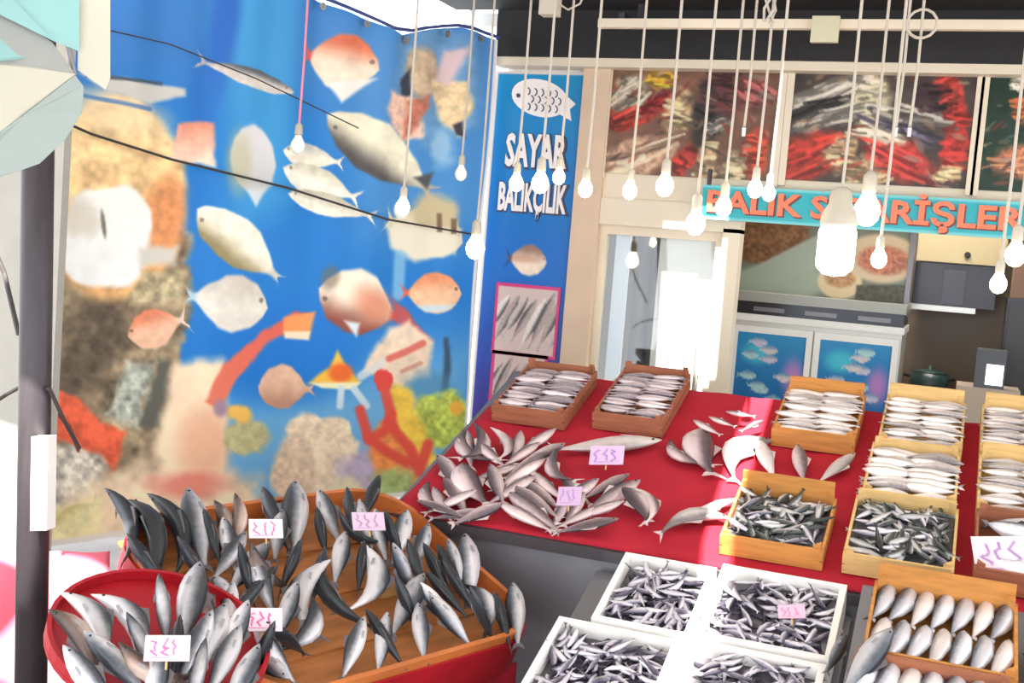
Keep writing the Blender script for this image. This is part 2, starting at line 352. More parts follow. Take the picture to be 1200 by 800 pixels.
sheet([(-.33, -1.6), (3.0, -1.6), (3.0, 5.69), (-.55, 5.69), (-.55, 4.0)] + [(x + .048, y) for x, y in SL[::-1]] + [(-.33, .93)])
for yy in (4.3, 4.05):
    obj('awning_bar', MB().box(-3.2, 3.0, yy - 3.015, yy - 2.985, -.03, 0).mesh('awning_bar', M_dark), aw)
obj('awning_bar', MB().box(-3.2, -2.0, 4.7 - 3.015, 4.7 - 2.985, -.03, 0).mesh('awning_bar', M_dark), aw)
# unseen fill lamp added to light the shop interior
cl = thing('interior_fill_lamp', 'unseen tube lamp added to light the shop interior', 'lamp', T(-.3, 7.1, 2.95))
obj('housing', MB().box(-.6, .6, -.06, .06, -.05, -.001).mesh('housing', M_white), cl)
obj('tube', MB().tube([(-.58, 0, -.07), (.58, 0, -.07)], .018, 8).mesh('tube', emit('fill_tube_light', (1, .96, .9, 1), 12)), cl)
ld = bpy.data.lights.new('interior_fill', 'AREA'); ld.shape = 'RECTANGLE'; ld.size = 1.2; ld.size_y = .1; ld.energy = 26; ld.color = (1, .94, .86)
lo = bpy.data.objects.new('interior_fill', ld); LINK(lo); lo.parent = cl; lo.location = (0, 0, -.1)

# ------------------------------------------------------------------ big sea-life banner
e1 = Vector((.3584, .9336, 0)); bn = Vector((.9336, -.3584, 0)); B0 = Vector((-2.44, 5.84, 0))
ub = lambda x, y: (on(x, y, bn, B0) - B0).dot(e1)
zb = lambda x, y: on(x, y, bn, B0).z
UL, UR = ub(61, 300), ub(562, 300)
top_px = [(150, -75), (260, -45), (330, -18), (368, -2), (395, 8), (440, 27), (470, 41), (505, 34), (540, 32), (578, 46)]
tu = [ub(*p) for p in top_px]; tz = [zb(*p) for p in top_px]
NX, NY = 380, 400
us = np.linspace(UL, UR, NX); vv = np.linspace(0, 1, NY)
zt = np.interp(us, tu, tz); zbot = .37
U, Vv = np.meshgrid(us, vv); Z = zt[None, :] * (1 - Vv) + zbot * Vv
flatP = np.stack([B0.x + e1.x * U, B0.y + e1.y * U, Z], -1)
dv = flatP - np.array(CAM); dz = dv @ np.array(fw)
PXb = 600 + F * (dv @ np.array(rt)) / dz; PYb = 400 - F * (dv @ np.array(up)) / dz
pr = Print(PXb, PYb, (36, 124, 205))
pr.poly([(0, -200), (700, -200), (700, 150), (0, 90)], (62, 128, 200), 60)
pr.poly([(250, -200), (350, -200), (345, 230), (270, 280)], (70, 160, 216), 30, alpha=.8)
pr.poly([(380, 20), (600, 20), (600, 300), (420, 280)], (92, 150, 205), 50, alpha=.7)
pr.ell(265, 20, 14, 75, (42, 96, 186), 6, .6, alpha=.8)  # shade of a cloth fold painted in as darker blue
pr.ell(240, 110, 18, 60, (44, 110, 196), 10, .6, alpha=.6)
pr.poly([(200, 480), (560, 400), (560, 700), (100, 700)], (112, 178, 226), 60)
pr.ell(330, 410, 90, 60, (34, 120, 205), 0, .4)
# left rocks, coral, sand, their print lightened in place of missing sunlight
pr.poly([(30, 280), (225, 275), (218, 380), (205, 560), (30, 620)], (156, 138, 110), 6, 10, tex=.55, texs=16, seed=4)
pr.ell(110, 400, 35, 80, (96, 84, 70), 20, .4, 8, tex=.4, texs=10, alpha=.8, seed=8)
pr.poly([(55, 520), (128, 515), (120, 600), (55, 650)], (204, 198, 184), 6, 8, tex=.5, texs=9, seed=6)
pr.poly([(95, 575), (170, 540), (300, 560), (330, 640), (100, 760), (40, 760), (40, 640)], (246, 222, 190), 18, 12, tex=.2, texs=20, seed=7)
pr.poly([(40, 600), (120, 580), (110, 640), (40, 670)], (240, 230, 180), 8, 8, tex=.15, texs=14, seed=12)
pr.ell(132, 232, 86, 116, (252, 216, 160), 0, .08, 12, col2=(240, 186, 124), tex=.28, texs=14, seed=11)
pr.ell(190, 255, 26, 48, (222, 140, 88), 10, .4, 5, tex=.2, texs=8, seed=13, alpha=.8)
pr.ell(128, 130, 66, 22, (246, 222, 178), 15, .5, 8, alpha=.7, seed=14)
pr.ell(122, 278, 56, 62, (250, 250, 244), 8, .08, 8, col2=(246, 248, 246), tex=.04, texs=20, seed=15)
pr.poly([(160, 290), (205, 288), (205, 310), (165, 312)], (214, 210, 200), 6, 4)
pr.ell(118, 262, 2.5, 16, (120, 118, 108), -8, .4)
pr.ell(90, 255, 24, 20, (200, 186, 160), 30, .5, 6, alpha=.5)
pr.poly([(165, 320), (212, 318), (210, 352), (150, 360)], (186, 172, 136), 5, 6, tex=.35, texs=8, seed=17)
pr.fish((150, 395), (222, 372), 26, (232, 140, 104), (244, 196, 164), (236, 208, 190), seed=18)
pr.poly([(190, 420), (205, 420), (190, 500), (165, 500)], (98, 98, 88), 5, 6)
pr.poly([(148, 425), (180, 422), (172, 470), (160, 498), (128, 492)], (178, 184, 170), 6, 10, tex=.45, texs=9, seed=19)
pr.poly([(56, 448), (90, 468), (122, 495), (152, 504), (134, 552), (118, 530), (56, 515)], (238, 106, 72), 4, 5, tex=.22, texs=10, seed=20)
pr.line([(62, 478), (82, 500), (92, 528)], 2.0, (120, 40, 34))
pr.fish((62, 622), (118, 585), 16, (214, 206, 140), (238, 232, 180), seed=21, eye=False)
# big squid-like body with red arm
pr.poly([(205, 425), (262, 420), (262, 470), (270, 520), (262, 560), (235, 575), (200, 570), (182, 530), (195, 480)], (255, 228, 194), 8, 5, tex=.06, texs=18, seed=22)
pr.ell(240, 520, 28, 40, (244, 186, 150), 0, .5, 5, alpha=.8)
pr.ell(222, 568, 40, 14, (236, 130, 116), 0, .6, 5, alpha=.8)
pr.poly([(240, 470), (262, 425), (305, 388), (345, 365), (368, 366), (352, 380), (312, 400), (278, 440), (258, 480)], (224, 100, 84), 3, 3, col2=(236, 130, 104))
pr.poly([(330, 372), (368, 364), (360, 396), (330, 392)], (246, 158, 96), 3, 2)
pr.poly([(332, 388), (362, 388), (360, 398), (332, 396)], (246, 226, 196), 2)
# swimming fish, from the top down
pr.poly([(90, 85), (140, 92), (218, 104), (218, 112), (175, 122), (120, 104)], (206, 204, 198), 3, 2)
pr.line([(95, 112), (175, 128)], 2.5, (44, 108, 190), .7)
pr.line([(100, 88), (190, 98)], 2, (70, 82, 92), .9)
pr.fish((347, 109), (228, 68), 12, (92, 98, 104), (222, 214, 204), (190, 190, 186), flip=-1, tailw=1.1, seed=23)
pr.poly([(208, 146), (252, 143), (250, 196), (200, 186)], (240, 152, 124), 3, 3, col2=(252, 234, 214), tex=.1, texs=9)
pr.ell(296, 188, 27, 41, (222, 222, 224), -6, .08, 4, col2=(204, 206, 206)); pr.ell(278, 190, 14, 34, (188, 184, 150), 4, .6, alpha=.7)
pr.poly([(285, 222), (310, 222), (297, 242)], (210, 220, 226), 3)
pr.fish((443, 82), (352, 60), 36, (226, 118, 84), (250, 232, 208), (206, 96, 92), flip=-1, tailw=.55, seed=24)
pr.poly([(386, 96), (440, 92), (402, 120)], (244, 240, 230), 3)
# octopus, squid and shells at the corner
pr.poly([(470, 28), (560, 40), (556, 150), (500, 170), (458, 140)], (128, 168, 200), 10, 8, alpha=.6, tex=.2, texs=12)
pr.ell(496, 85, 20, 30, (196, 172, 142), 0, .2, 4, tex=.2, texs=8, seed=31)
pr.poly([(455, 105), (482, 108), (500, 160), (470, 165), (452, 128)], (234, 194, 172), 4, 6, tex=.2, texs=7, seed=32)
pr.poly([(505, 95), (545, 95), (552, 125), (536, 158), (512, 132)], (232, 204, 160), 4, 6, tex=.2, texs=7, seed=33)
pr.poly([(478, 118), (505, 112), (486, 158), (474, 168)], (196, 120, 98), 4, 5, tex=.25, texs=6, seed=34)
pr.poly([(520, 60), (548, 55), (530, 100), (515, 95)], (226, 198, 200), 5, 5)
pr.poly([(470, 92), (482, 80), (484, 112), (472, 112)], (60, 66, 80), 3, 4); pr.poly([(530, 146), (540, 142), (542, 162), (534, 158)], (60, 56, 64), 2, 2)
pr.ell(520, 175, 12, 20, (176, 208, 226), 0, .5, 4, alpha=.7)
# cream fish
pr.fish((330, 176), (408, 192), 16, (196, 196, 186), (240, 234, 216), seed=35, flip=1); pr.fish((330, 196), (428, 235), 20, (214, 210, 190), (244, 240, 226), seed=36)
pr.fish((336, 226), (445, 256), 15, (206, 200, 178), (246, 240, 222), seed=37)
pr.fish((386, 134), (520, 232), 33, (88, 84, 82), (240, 234, 208), (190, 180, 160), flip=-1, tailw=.5, seed=38)
pr.poly([(488, 208), (512, 202), (505, 222)], (84, 84, 90), 3)
pr.fish((545, 284), (450, 255), 34, (212, 196, 152), (240, 232, 206), (222, 212, 180), flip=-1, tailw=.6, seed=39)
pr.ell(512, 250, 26, 24, (204, 188, 150), 30, .3, 4); pr.poly([(455, 262), (540, 270), (535, 298), (490, 306), (462, 290)], (236, 228, 206), 5, 3)
pr.ell(474, 246, 9, 11, (244, 240, 226), 0, .2); pr.poly([(516, 250), (521, 250), (521, 272), (516, 272)], (130, 104, 80), 1.5); pr.poly([(530, 256), (536, 256), (536, 274), (530, 274)], (130, 104, 80), 1.5)
pr.line([(472, 300), (468, 345)], 7, (150, 200, 226), .7)
pr.fish((228, 244), (333, 332), 30, (152, 138, 96), (244, 240, 222), (212, 206, 190), flip=-1, tailw=.35, seed=40)
pr.fish((312, 360), (212, 346), 37, (208, 200, 188), (234, 228, 216), (186, 214, 226), flip=-1, tailw=.45, seed=41)
pr.fish((370, 338), (478, 372), 42, (150, 84, 70), (248, 234, 212), (196, 72, 70), flip=-1, tailw=.5, seed=42); pr.ell(438, 358, 26, 18, (224, 128, 96), 30, .6, alpha=.7)
pr.poly([(400, 375), (418, 378), (414, 394)], (222, 232, 238), 3); pr.ell(385, 325, 10, 14, (120, 104, 90), 20, .5, alpha=.6)
pr.fish((543, 344), (466, 342), 26, (238, 150, 106), (248, 200, 160), (226, 110, 90), flip=-1, tailw=.6, seed=43); pr.poly([(490, 358), (535, 356), (520, 364), (500, 365)], (206, 224, 232), 3, 2)
pr.poly([(462, 350), (476, 360), (505, 400), (498, 408), (470, 385)], (190, 90, 92), 3, 3)
pr.poly([(455, 385), (480, 375), (505, 400), (500, 440), (470, 455), (430, 436), (420, 432)], (240, 216, 190), 5, 5, tex=.1, texs=10)
pr.line([(455, 420), (475, 412), (495, 402)], 4, (220, 92, 84), .8); pr.line([(470, 435), (492, 425)], 2.5, (196, 120, 100), .6)
pr.poly([(520, 395), (526, 395), (524, 470), (514, 470)], (58, 86, 110), 3, 3); pr.ell(500, 452, 26, 18, (80, 140, 180), 0, .5, 4, alpha=.7)
pr.fish((300, 452), (372, 455), 30, (192, 142, 118), (222, 180, 152), flip=-1, tailw=.5, seed=44, eye=False)
pr.poly([(360, 448), (384, 430), (392, 410), (404, 430), (420, 448), (395, 452)], (250, 196, 74), 3, 2); pr.ell(396, 436, 14, 11, (238, 110, 50), 0, .4); pr.poly([(362, 448), (420, 447), (412, 456), (375, 454)], (248, 240, 196), 2)
pr.line([(397, 455), (396, 475)], 4, (206, 226, 236)); pr.line([(412, 455), (428, 475)], 4, (206, 226, 236)); pr.line([(420, 440), (445, 425)], 5, (226, 226, 226), .8)
# corals at the foot
pr.ell(370, 532, 46, 50, (244, 222, 192), 0, .1, 16, tex=.16, texs=6, seed=51); pr.ell(345, 555, 26, 40, (230, 204, 176), 0, .2, 8, tex=.16, texs=6, seed=52)
pr.ell(425, 560, 30, 34, (196, 180, 206), 0, .4, 8, tex=.12, texs=8, seed=53); pr.ell(408, 578, 18, 20, (238, 228, 190), 0, .4, 6, seed=54)
pr.ell(512, 492, 38, 34, (190, 206, 92), 0, .15, 12, tex=.3, texs=7, seed=55)
pr.poly([(456, 450), (480, 452), (500, 520), (510, 540), (480, 560), (460, 500)], (250, 206, 80), 6, 6, tex=.15, texs=9, seed=56)
pr.poly([(430, 510), (455, 490), (490, 530), (495, 590), (450, 590)], (246, 150, 80), 6, 6, tex=.15, texs=9, seed=57)
pr.ell(448, 445, 12, 12, (230, 76, 70), 0, .2, 3)
for l in ([(448, 450), (456, 480), (460, 500)], [(420, 480), (432, 515), (450, 505), (458, 485)], [(455, 495), (480, 525), (488, 545)], [(430, 512), (455, 530), (482, 545)], [(500, 520), (490, 555)]):
    pr.line(l, 6, (232, 84, 68), .95)
pr.ell(462, 570, 26, 20, (172, 190, 120), 0, .4, 8, tex=.2, texs=7, seed=58); pr.ell(472, 588, 30, 8, (226, 216, 180), 0, .5)
pr.ell(533, 478, 9, 8, (244, 180, 70), 0, .4, 3)
pr.ell(290, 512, 28, 19, (196, 190, 140), 0, .2, 5, tex=.15, texs=7, seed=59); pr.ell(280, 484, 16, 10, (246, 196, 96), 10, .4, 4)
pr.ell(258, 478, 8, 10, (170, 140, 160), 0, .5)
hem = np.minimum(np.abs(U - UL), np.abs(UR - U)); pr.blend(1 - sst(.016, .026, hem), (232, 226, 222))
pr.blend(sst(.988, .992, Vv), (236, 232, 226))
fold = .016 * np.sin((U - UL) * 9 + .6 * np.sin(Z * 2)) * (.3 + .7 * (1 - Vv)) + .02 * np.exp(-((U - ub(262, 100)) / .05) ** 2) * (1 - Vv) + .012 * np.sin(U * 23 + 1) * (1 - Vv) ** 2 + .02 * np.sin(Z * 3.1 + U * 2) * np.sin(np.pi * Vv)
Pw = flatP + fold[..., None] * np.array(bn)
bt = thing('sea_life_banner', 'large blue printed cloth banner of fish, coral and octopus beside the stall', 'banner', T(*(B0 + e1 * (UL + UR) / 2)))
me = print_mesh('banner_cloth', Pw - np.array(bt.location), np.clip(pr.c, 0, 255), M_print); me.polygons.foreach_set('use_smooth', [True] * len(me.polygons))
obj('printed_cloth', me, bt)
for i, x in enumerate((372, 425, 472, 520, 560)):
    u_ = ub(x, 30); z_ = float(np.interp(u_, tu, tz)) - .03
    q = B0 + e1 * u_ + bn * .03 + Vector((0, 0, z_)) - bt.location
    obj('grommet', MB().lathe([(.018, 0), (.018, .004), (.008, .004), (.008, 0)], 12, frame(q, e1, Vector((0, 0, 1)), bn)).mesh('grommet', M_chrome), bt)
# rope along the top of the banner
pts = [B0 + e1 * u_ + bn * .02 + Vector((0, 0, z_ + .012)) for u_, z_ in zip(np.linspace(UL, UR, 24), np.interp(np.linspace(UL, UR, 24), tu, tz))]
tag(obj('banner_rope', MB().tube(pts, .009, 6).mesh('banner_rope', mat('blue_rope', rgb(60, 72, 130), .8))), 'dark blue rope along the top edge of the sea-life banner', 'rope')
cpx = [(64, 138), (107, 157), (202, 187), (337, 220), (454, 257), (540, 272), (562, 276)]
tag(obj('strung_cable', MB().tube([on(*p, bn, B0 + bn * .07) for p in cpx], .0055, 6).mesh('strung_cable', M_cable)), 'thin dark cable strung across the front of the sea-life banner', 'cable')
cpx = [(130, 36), (200, 52), (300, 92), (420, 150)]
tag(obj('strung_cable', MB().tube([on(*p, bn, B0 + bn * .075) for p in cpx], .003, 6).mesh('strung_cable', M_cable)), 'very thin upper cable sloping across the top of the sea-life banner', 'cable')

# ------------------------------------------------------------------ shop sign, posters, order sign
def paint_sign(p):
    W, H_ = p.X.max(), p.Y.max(); t = p.Y / H_
    c = p.mixcol((22, 134, 186), (34, 108, 188), np.clip(t / .5, 0, 1)); k = np.clip((t - .55) / .45, 0, 1)[..., None]; p.c = c * (1 - k) + np.array((70, 56, 142)) * k
    hem = np.minimum(np.minimum(p.X, W - p.X), p.Y); p.blend(1 - sst(12, 18, hem), (214, 206, 196))
    p.fish((395, 1030), (130, 1020), 95, (150, 116, 100), (234, 212, 190), (66, 60, 80), flip=-1, tailw=.8); p.ell(250, 1020, 80, 22, (190, 140, 110), 0, .6, alpha=.6)
sx0, sx1 = onY(583, 80, 5.98).x, onY(691, 80, 5.98).x; SW = sx1 - sx0; SH = 2.68 - .72
sg = thing('shop_sign', 'tall blue fishmonger sign with white lettering and a fish emblem', 'sign', T(sx0, 5.965, .72))
obj('panel', flat_print('sign_panel', SW, SH, 90, 220, paint_sign, M_gloss, .02), sg)
k_ = SW * 1000 / 480
def lz(py): return onY(630, py, 5.965).z - .72
def lx(px, py): return onY(px, py, 5.965).x - sx0
def letters(body, pxc, pyc, wpx, hpx, m, mo, name):
    me = text_mesh(name, body, m, .1, 1, .004, .0035)
    co = [v.co for v in me.vertices]; w_ = max(c.x for c in co) - min(c.x for c in co); h_ = max(c.z for c in co) - min(c.z for c in co)
    W = onY(pxc + wpx / 2, pyc, 5.965).x - onY(pxc - wpx / 2, pyc, 5.965).x; Hh = onY(pxc, pyc - hpx / 2, 5.965).z - onY(pxc, pyc + hpx / 2, 5.965).z
    cx = (max(c.x for c in co) + min(c.x for c in co)) / 2; cz = (max(c.z for c in co) + min(c.z for c in co)) / 2
    me.transform(T(-cx, 0, -cz)); me.transform(Matrix.Diagonal((W / w_, 1, Hh / h_, 1)))
    return me
me = letters('SAYAR', 629, 177, 72, 40, M_letter, None, 'sayar_letters'); obj('lettering', me, sg, T(lx(629, 177), -.008, lz(177)))
me2 = letters('SAYAR', 629, 177, 76, 44, M_letsh, None, 'sayar_shadow'); obj('letter_outline', me2, sg, T(lx(630, 178), -.003, lz(178)))
me = letters('BALIKÇILIK', 624, 236, 80, 42, M_letter, None, 'fishmonger_letters'); obj('lettering', me, sg, T(lx(624, 236), -.008, lz(236)))
me2 = letters('BALIKÇILIK', 624, 236, 84, 46, M_letsh, None, 'fishmonger_shadow'); obj('letter_outline', me2, sg, T(lx(625, 237), -.003, lz(237)))
# fish emblem: body outline with scales and tail
def P2(px, py): q = onY(px, py, 5.965); return (q.x - sx0, q.z - .72)
body = [P2(633 + 33 * cos(a) , 115 + 5 * cos(a) + 22 * sin(a)) for a in np.linspace(0, 2 * pi, 28, endpoint=False)]
tail = [P2(*p) for p in ((656, 122), (664, 112), (675, 122), (668, 128), (670, 142), (656, 134))]
def upright(poly, y0, y1):
    n = len(poly); return MB().add([(x, y0, z) for x, z in poly] + [(x, y1, z) for x, z in poly], [tuple(range(n)), tuple(range(n, 2 * n))[::-1]] + [(i, n + i, n + (i + 1) % n, (i + 1) % n) for i in range(n)])
eb = obj('emblem', upright(body, -.005, -.0005).mesh('emblem', M_letter), sg)
obj('tail_mark', upright(tail, -.0055, -.0005).mesh('tail_mark', M_letter), eb)
for i in range(5):
    for j in range(3):
        cx, cy = 618 + i * 8 + (j % 2) * 4, 107 + j * 9 + i * .8
        arc = [P2(cx + 4.4 * cos(a), cy + 5 * sin(a)) for a in np.linspace(-1.3, 1.3, 6)] + [P2(cx + 3.0 * cos(a), cy + 3.6 * sin(a)) for a in np.linspace(1.3, -1.3, 6)]
        obj('scale_mark', upright(arc, -.0075, -.005).mesh('scale_mark', M_letsh), eb)
obj('eye_mark', upright([P2(608 + 2.6 * cos(a), 112 + 2.6 * sin(a)) for a in np.linspace(0, 2 * pi, 10, endpoint=False)], -.0075, -.005).mesh('eye_mark', M_letsh), eb)
def paint_catch(seed, border=(206, 64, 122)):
    def f(p):
        W, H_ = p.X.max(), p.Y.max(); p.c[:] = (206, 184, 176); r = random.Random(seed)
        for i in range(9):
            x = W * (-.1 + i * .14); c = r.choice([(226, 214, 206), (196, 184, 178), (176, 160, 154)])
            p.fish((x + W * .34, H_ * r.uniform(.05, .2)), (x - W * .05, H_ * r.uniform(.75, 1)), W * .075, (82, 76, 78), c, flip=r.choice((-1, 1)), tailw=.5, seed=i + seed)
        hem = np.minimum(np.minimum(p.X, W - p.X), np.minimum(p.Y, H_ - p.Y)); p.blend(1 - sst(16, 20, hem), border)
    return f
for (a, b, c_, d_, sd_) in ((571, 337, 655, 413, 3), (566, 417, 640, 492, 9)):
    q0 = onY(a, d_, 5.95); q1 = onY(c_, b, 5.95); wd_, ht_ = q1.x - q0.x - .01, q1.z - q0.z
    obj('photo_plate', flat_print('photo_plate', wd_, ht_, 60, 54, paint_catch(sd_), M_gloss, .008), sg, T(q0.x + .02 - sx0, -.0085, q0.z - .72))

def paint_poster(seed, blobs, base):
    def f(p):
        W, H_ = p.X.max(), p.Y.max(); p.c[:] = base; r = random.Random(seed)
        p.c *= (1 + .5 * (vnoise(p.X, p.Y, 60, seed)[..., None] - .5))
        for (u, v, rx, ry, rot, col) in blobs:
            p.ell(u * W, v * H_, rx * W, ry * W, col, rot, .3, W * .05, alpha=.85, tex=.4, texs=W * .03, seed=r.randrange(999))
        for (u, v, rx, ry, rot, col) in blobs:
            for q in range(16):
                a, b = r.uniform(-.8, .8) * rx * W, r.uniform(-.8, .8) * ry * W; ca, sa = cos(radians(rot)), sin(radians(rot)); x, y = u * W + a * ca - b * sa, v * H_ + a * sa + b * ca
                l = rx * W * r.uniform(.25, .6); k = r.choice((.45, .6, 1.25, 1.4)); da = radians(rot + r.uniform(-14, 14)); cc = [min(255, c * k) for c in col]
                p.line([(x - l * cos(da), y - l * sin(da)), (x, y + r.uniform(-4, 4)), (x + l * cos(da), y + l * sin(da))], W * r.uniform(.006, .014), cc, .7)
        for i in range(60):
            c = r.choice([(206, 186, 158), (176, 150, 130), (110, 86, 76), (56, 50, 52), (140, 56, 48), (180, 84, 66), (160, 156, 152), (70, 62, 60)])
            u, v = r.random(), r.random(); a = r.uniform(-60, 10) if u < .6 else r.uniform(0, 60)
            p.ell(u * W, v * H_, r.uniform(.015, .07) * W, r.uniform(.006, .018) * W, c, a, .3, W * .006, alpha=r.uniform(.3, .7), seed=i)
        p.c *= np.array((.9, .86, .8))
    return f
R_, K_, C_, S_ = (196, 60, 48), (44, 42, 46), (222, 194, 156), (180, 180, 178)
posters = [
 ('food poster of red prawns and pale fillets above the glass door', (719, 79, 916, 213), (122, 92, 80), 1, [(.12, .25, .12, .1, -40, (206, 204, 190)), (.3, .08, .08, .06, 0, (220, 176, 60)), (.15, .45, .16, .06, -20, R_), (.28, .33, .1, .05, -30, (176, 38, 46)), (.42, .4, .1, .13, 20, (226, 200, 160)), (.2, .85, .24, .1, -20, (228, 190, 168)), (.62, .45, .1, .22, 10, K_), (.72, .2, .16, .14, 0, (92, 56, 60)), (.86, .2, .09, .08, 20, (176, 100, 104)), (.9, .75, .07, .16, 0, (222, 84, 60)), (.66, .5, .06, .04, -30, S_), (.62, .85, .06, .14, 5, C_), (.48, .85, .05, .12, 25, R_), (.78, .9, .06, .08, 0, (200, 190, 160))]),
 ('food poster of dark mackerel and red prawns over the shop opening', (933, 79, 1147, 222), (78, 70, 70), 2, [(.2, .2, .26, .06, -22, S_), (.15, .35, .26, .05, -22, K_), (.22, .42, .24, .05, -18, S_), (.45, .25, .12, .12, 0, (206, 204, 180)), (.12, .78, .2, .14, -20, R_), (.3, .72, .08, .12, 10, C_), (.45, .9, .12, .08, 0, C_), (.62, .75, .22, .1, 25, (216, 70, 66)), (.62, .5, .2, .05, 22, (120, 116, 150)), (.7, .4, .2, .04, 8, S_), (.78, .22, .1, .1, 0, (60, 44, 52)), (.88, .25, .06, .2, -18, (206, 72, 66)), (.92, .6, .07, .2, 0, (204, 60, 56)), (.5, .55, .14, .05, 15, (230, 220, 190)), (.9, .88, .06, .04, 0, (220, 190, 150))]),
 ('green food poster with orange prawns at the far end of the fascia', (1162, 80, 1330, 232), (34, 62, 52), 3, [(.3, .3, .12, .1, 0, (206, 110, 70)), (.3, .75, .2, .14, 0, (222, 140, 110)), (.6, .5, .2, .2, 0, (226, 190, 150)), (.2, .1, .05, .06, 0, (230, 226, 210))]),
]
for lab, (a, b, c_, d_), base, sd_, bl in posters:
    q0 = onY(a, b, 5.95); q1 = onY(c_, b, 5.95); z0 = onY(c_, d_, 5.95).z; x0 = q0.x; wd_ = q1.x - x0; zt_ = onY(a, b, 5.95).z - .005
    po = thing('food_poster', lab, 'poster', T(x0, 5.955, z0), 'food posters on the fascia')
    obj('print', flat_print('food_print', wd_, zt_ - z0, 130, 90, paint_poster(sd_, bl, base), M_gloss, .008), po)
    h_ = zt_ - z0
    for bx in ((-.035, 0, -.03, h_ + .01), (wd_, wd_ + .035, -.03, h_ + .01)): obj('frame_bar', MB().box(bx[0], bx[1], -.012, .012, bx[2], bx[3]).mesh('frame_bar', M_cream), po)
# order sign
qa, qb = onY(822, 240, 5.88), onY(1345, 262, 5.88)
zt1, zb1 = onY(912, 221, 5.88).z, onY(912, 262, 5.88).z
osn = thing('order_sign', 'turquoise board with raised orange lettering over the shop opening', 'sign', T(qa.x, 5.88, zb1))
OW, OH = qb.x - qa.x, zt1 - zb1
def paint_order(p):
    p.c[:] = (44, 168, 176); t = p.X / p.X.max(); p.c[:] = p.mixcol((40, 170, 178), (56, 164, 178), vnoise(p.X, p.Y, 300, 5))
    hem = np.minimum(p.Y, p.Y.max() - p.Y); p.blend(1 - sst(8, 12, hem), (120, 196, 198))
obj('board', flat_print('order_board', OW, OH, 160, 20, paint_order, M_gloss, .02), osn)
me = text_mesh('order_letters', 'BALIK SİPARİŞLERİNİZ', M_orange, .15, 1, .006, .004)
co = [v.co for v in me.vertices]; w_ = max(c.x for c in co) - min(c.x for c in co); mnx = min(c.x for c in co)
me.transform(T(-mnx, 0, 0)); SCX = (OW - .06) / w_ * .965; me.transform(Matrix.Diagonal((SCX, 1, 1.0, 1)))
obj('lettering', me, osn, T(.03, -.007, OH * .5))
me2 = me.copy(); me2.materials.clear(); me2.materials.append(mat('wine_shadow', rgb(120, 60, 60), .6)); obj('letter_shadow', me2, osn, T(.037, -.002, OH * .5 - .007))
hk = MB().box(.02, .035, -.012, .03, OH, OH + .08); obj('hanger', hk.mesh('hanger', M_dark), osn)

# ------------------------------------------------------------------ shop interior
YF = 6.9
fx0, fx1 = -1.255, -.285; ft = 1.40
fr = thing('display_fridge', 'white two-door display fridge with blue fish prints on its doors', 'fridge', T(fx0, YF, 0))
fwid = fx1 - fx0
obj('body', MB().box(0, fwid, .03, .65, 0.06, ft).box(.05, fwid - .05, .08, .6, 0, .06).mesh('fridge_body', M_alu), fr)
obj('top_panel', MB().box(-.01, fwid + .01, 0, .66, ft, ft + .04).mesh('top_panel', M_white), fr)
gr = obj('grille', MB().box(0, fwid, .02, .6, ft + .04, ft + .115).mesh('grille', M_hood), fr)
for i in range(3): obj('vent', MB().box(.12 + i * .3, .3 + i * .3, .012, .02, ft + .06, ft + .085).mesh('vent', M_lip), gr)
obj('cap', MB().box(-.01, fwid + .01, 0, .62, ft + .115, ft + .17).mesh('fridge_cap', mat('grey_cap', rgb(150, 150, 142), .4, .3)), fr)
def paint_fridge(seed):
    def f(p):
        W, H_ = p.X.max(), p.Y.max(); p.c[:] = p.mixcol((46, 138, 190), (22, 60, 132), np.clip(p.Y / H_ * 1.3, 0, 1)); r = random.Random(seed)
        p.ell(W * .3, H_ * .1, W * .2, H_ * .05, (70, 186, 206), 0, .6); p.ell(W * .85, H_ * .2, W * .14, H_ * .08, (176, 130, 190), 0, .7)
        for i in range(26):
            x, y = r.uniform(.14, .85) * W, (.06 + .9 * (i % 13) / 13 + r.uniform(-.02, .02)) * H_
            p.fish((x + W * .14, y), (x - W * .16, y + r.uniform(-5, 5)), H_ * .026, (110, 150, 180), r.choice([(196, 190, 210), (170, 206, 206), (206, 196, 196)]), flip=-1, tailw=.8, seed=i, eye=False)
    return f
dw = (fwid - .03) / 2
for i in range(2):
    dr = obj('door', MB().box(0, .035, 0, .03, 0, ft - .12).box(dw - .035, dw, 0, .03, 0, ft - .12).box(.035, dw - .035, 0, .03, 0, .05).box(.035, dw - .035, 0, .03, ft - .16, ft - .12).mesh('fridge_door', M_white), fr, T(.01 + i * (dw + .01), 0, .09))
    obj('printed_glass', flat_print('fridge_print', dw - .07, ft - .21, 56, 110, paint_fridge(4 + i), M_gloss, .01), dr, T(.035, .008, .05))
    obj('handle', MB().tube([(dw - .018 if i == 0 else .018, -.02, .6), (dw - .018 if i == 0 else .018, -.02, .85)], .008, 8).box((dw - .024) if i == 0 else .012, (dw - .012) if i == 0 else .024, -.02, 0, .61, .63).box((dw - .024) if i == 0 else .012, (dw - .012) if i == 0 else .024, -.02, 0, .82, .84).mesh('door_handle', M_chrome), dr)
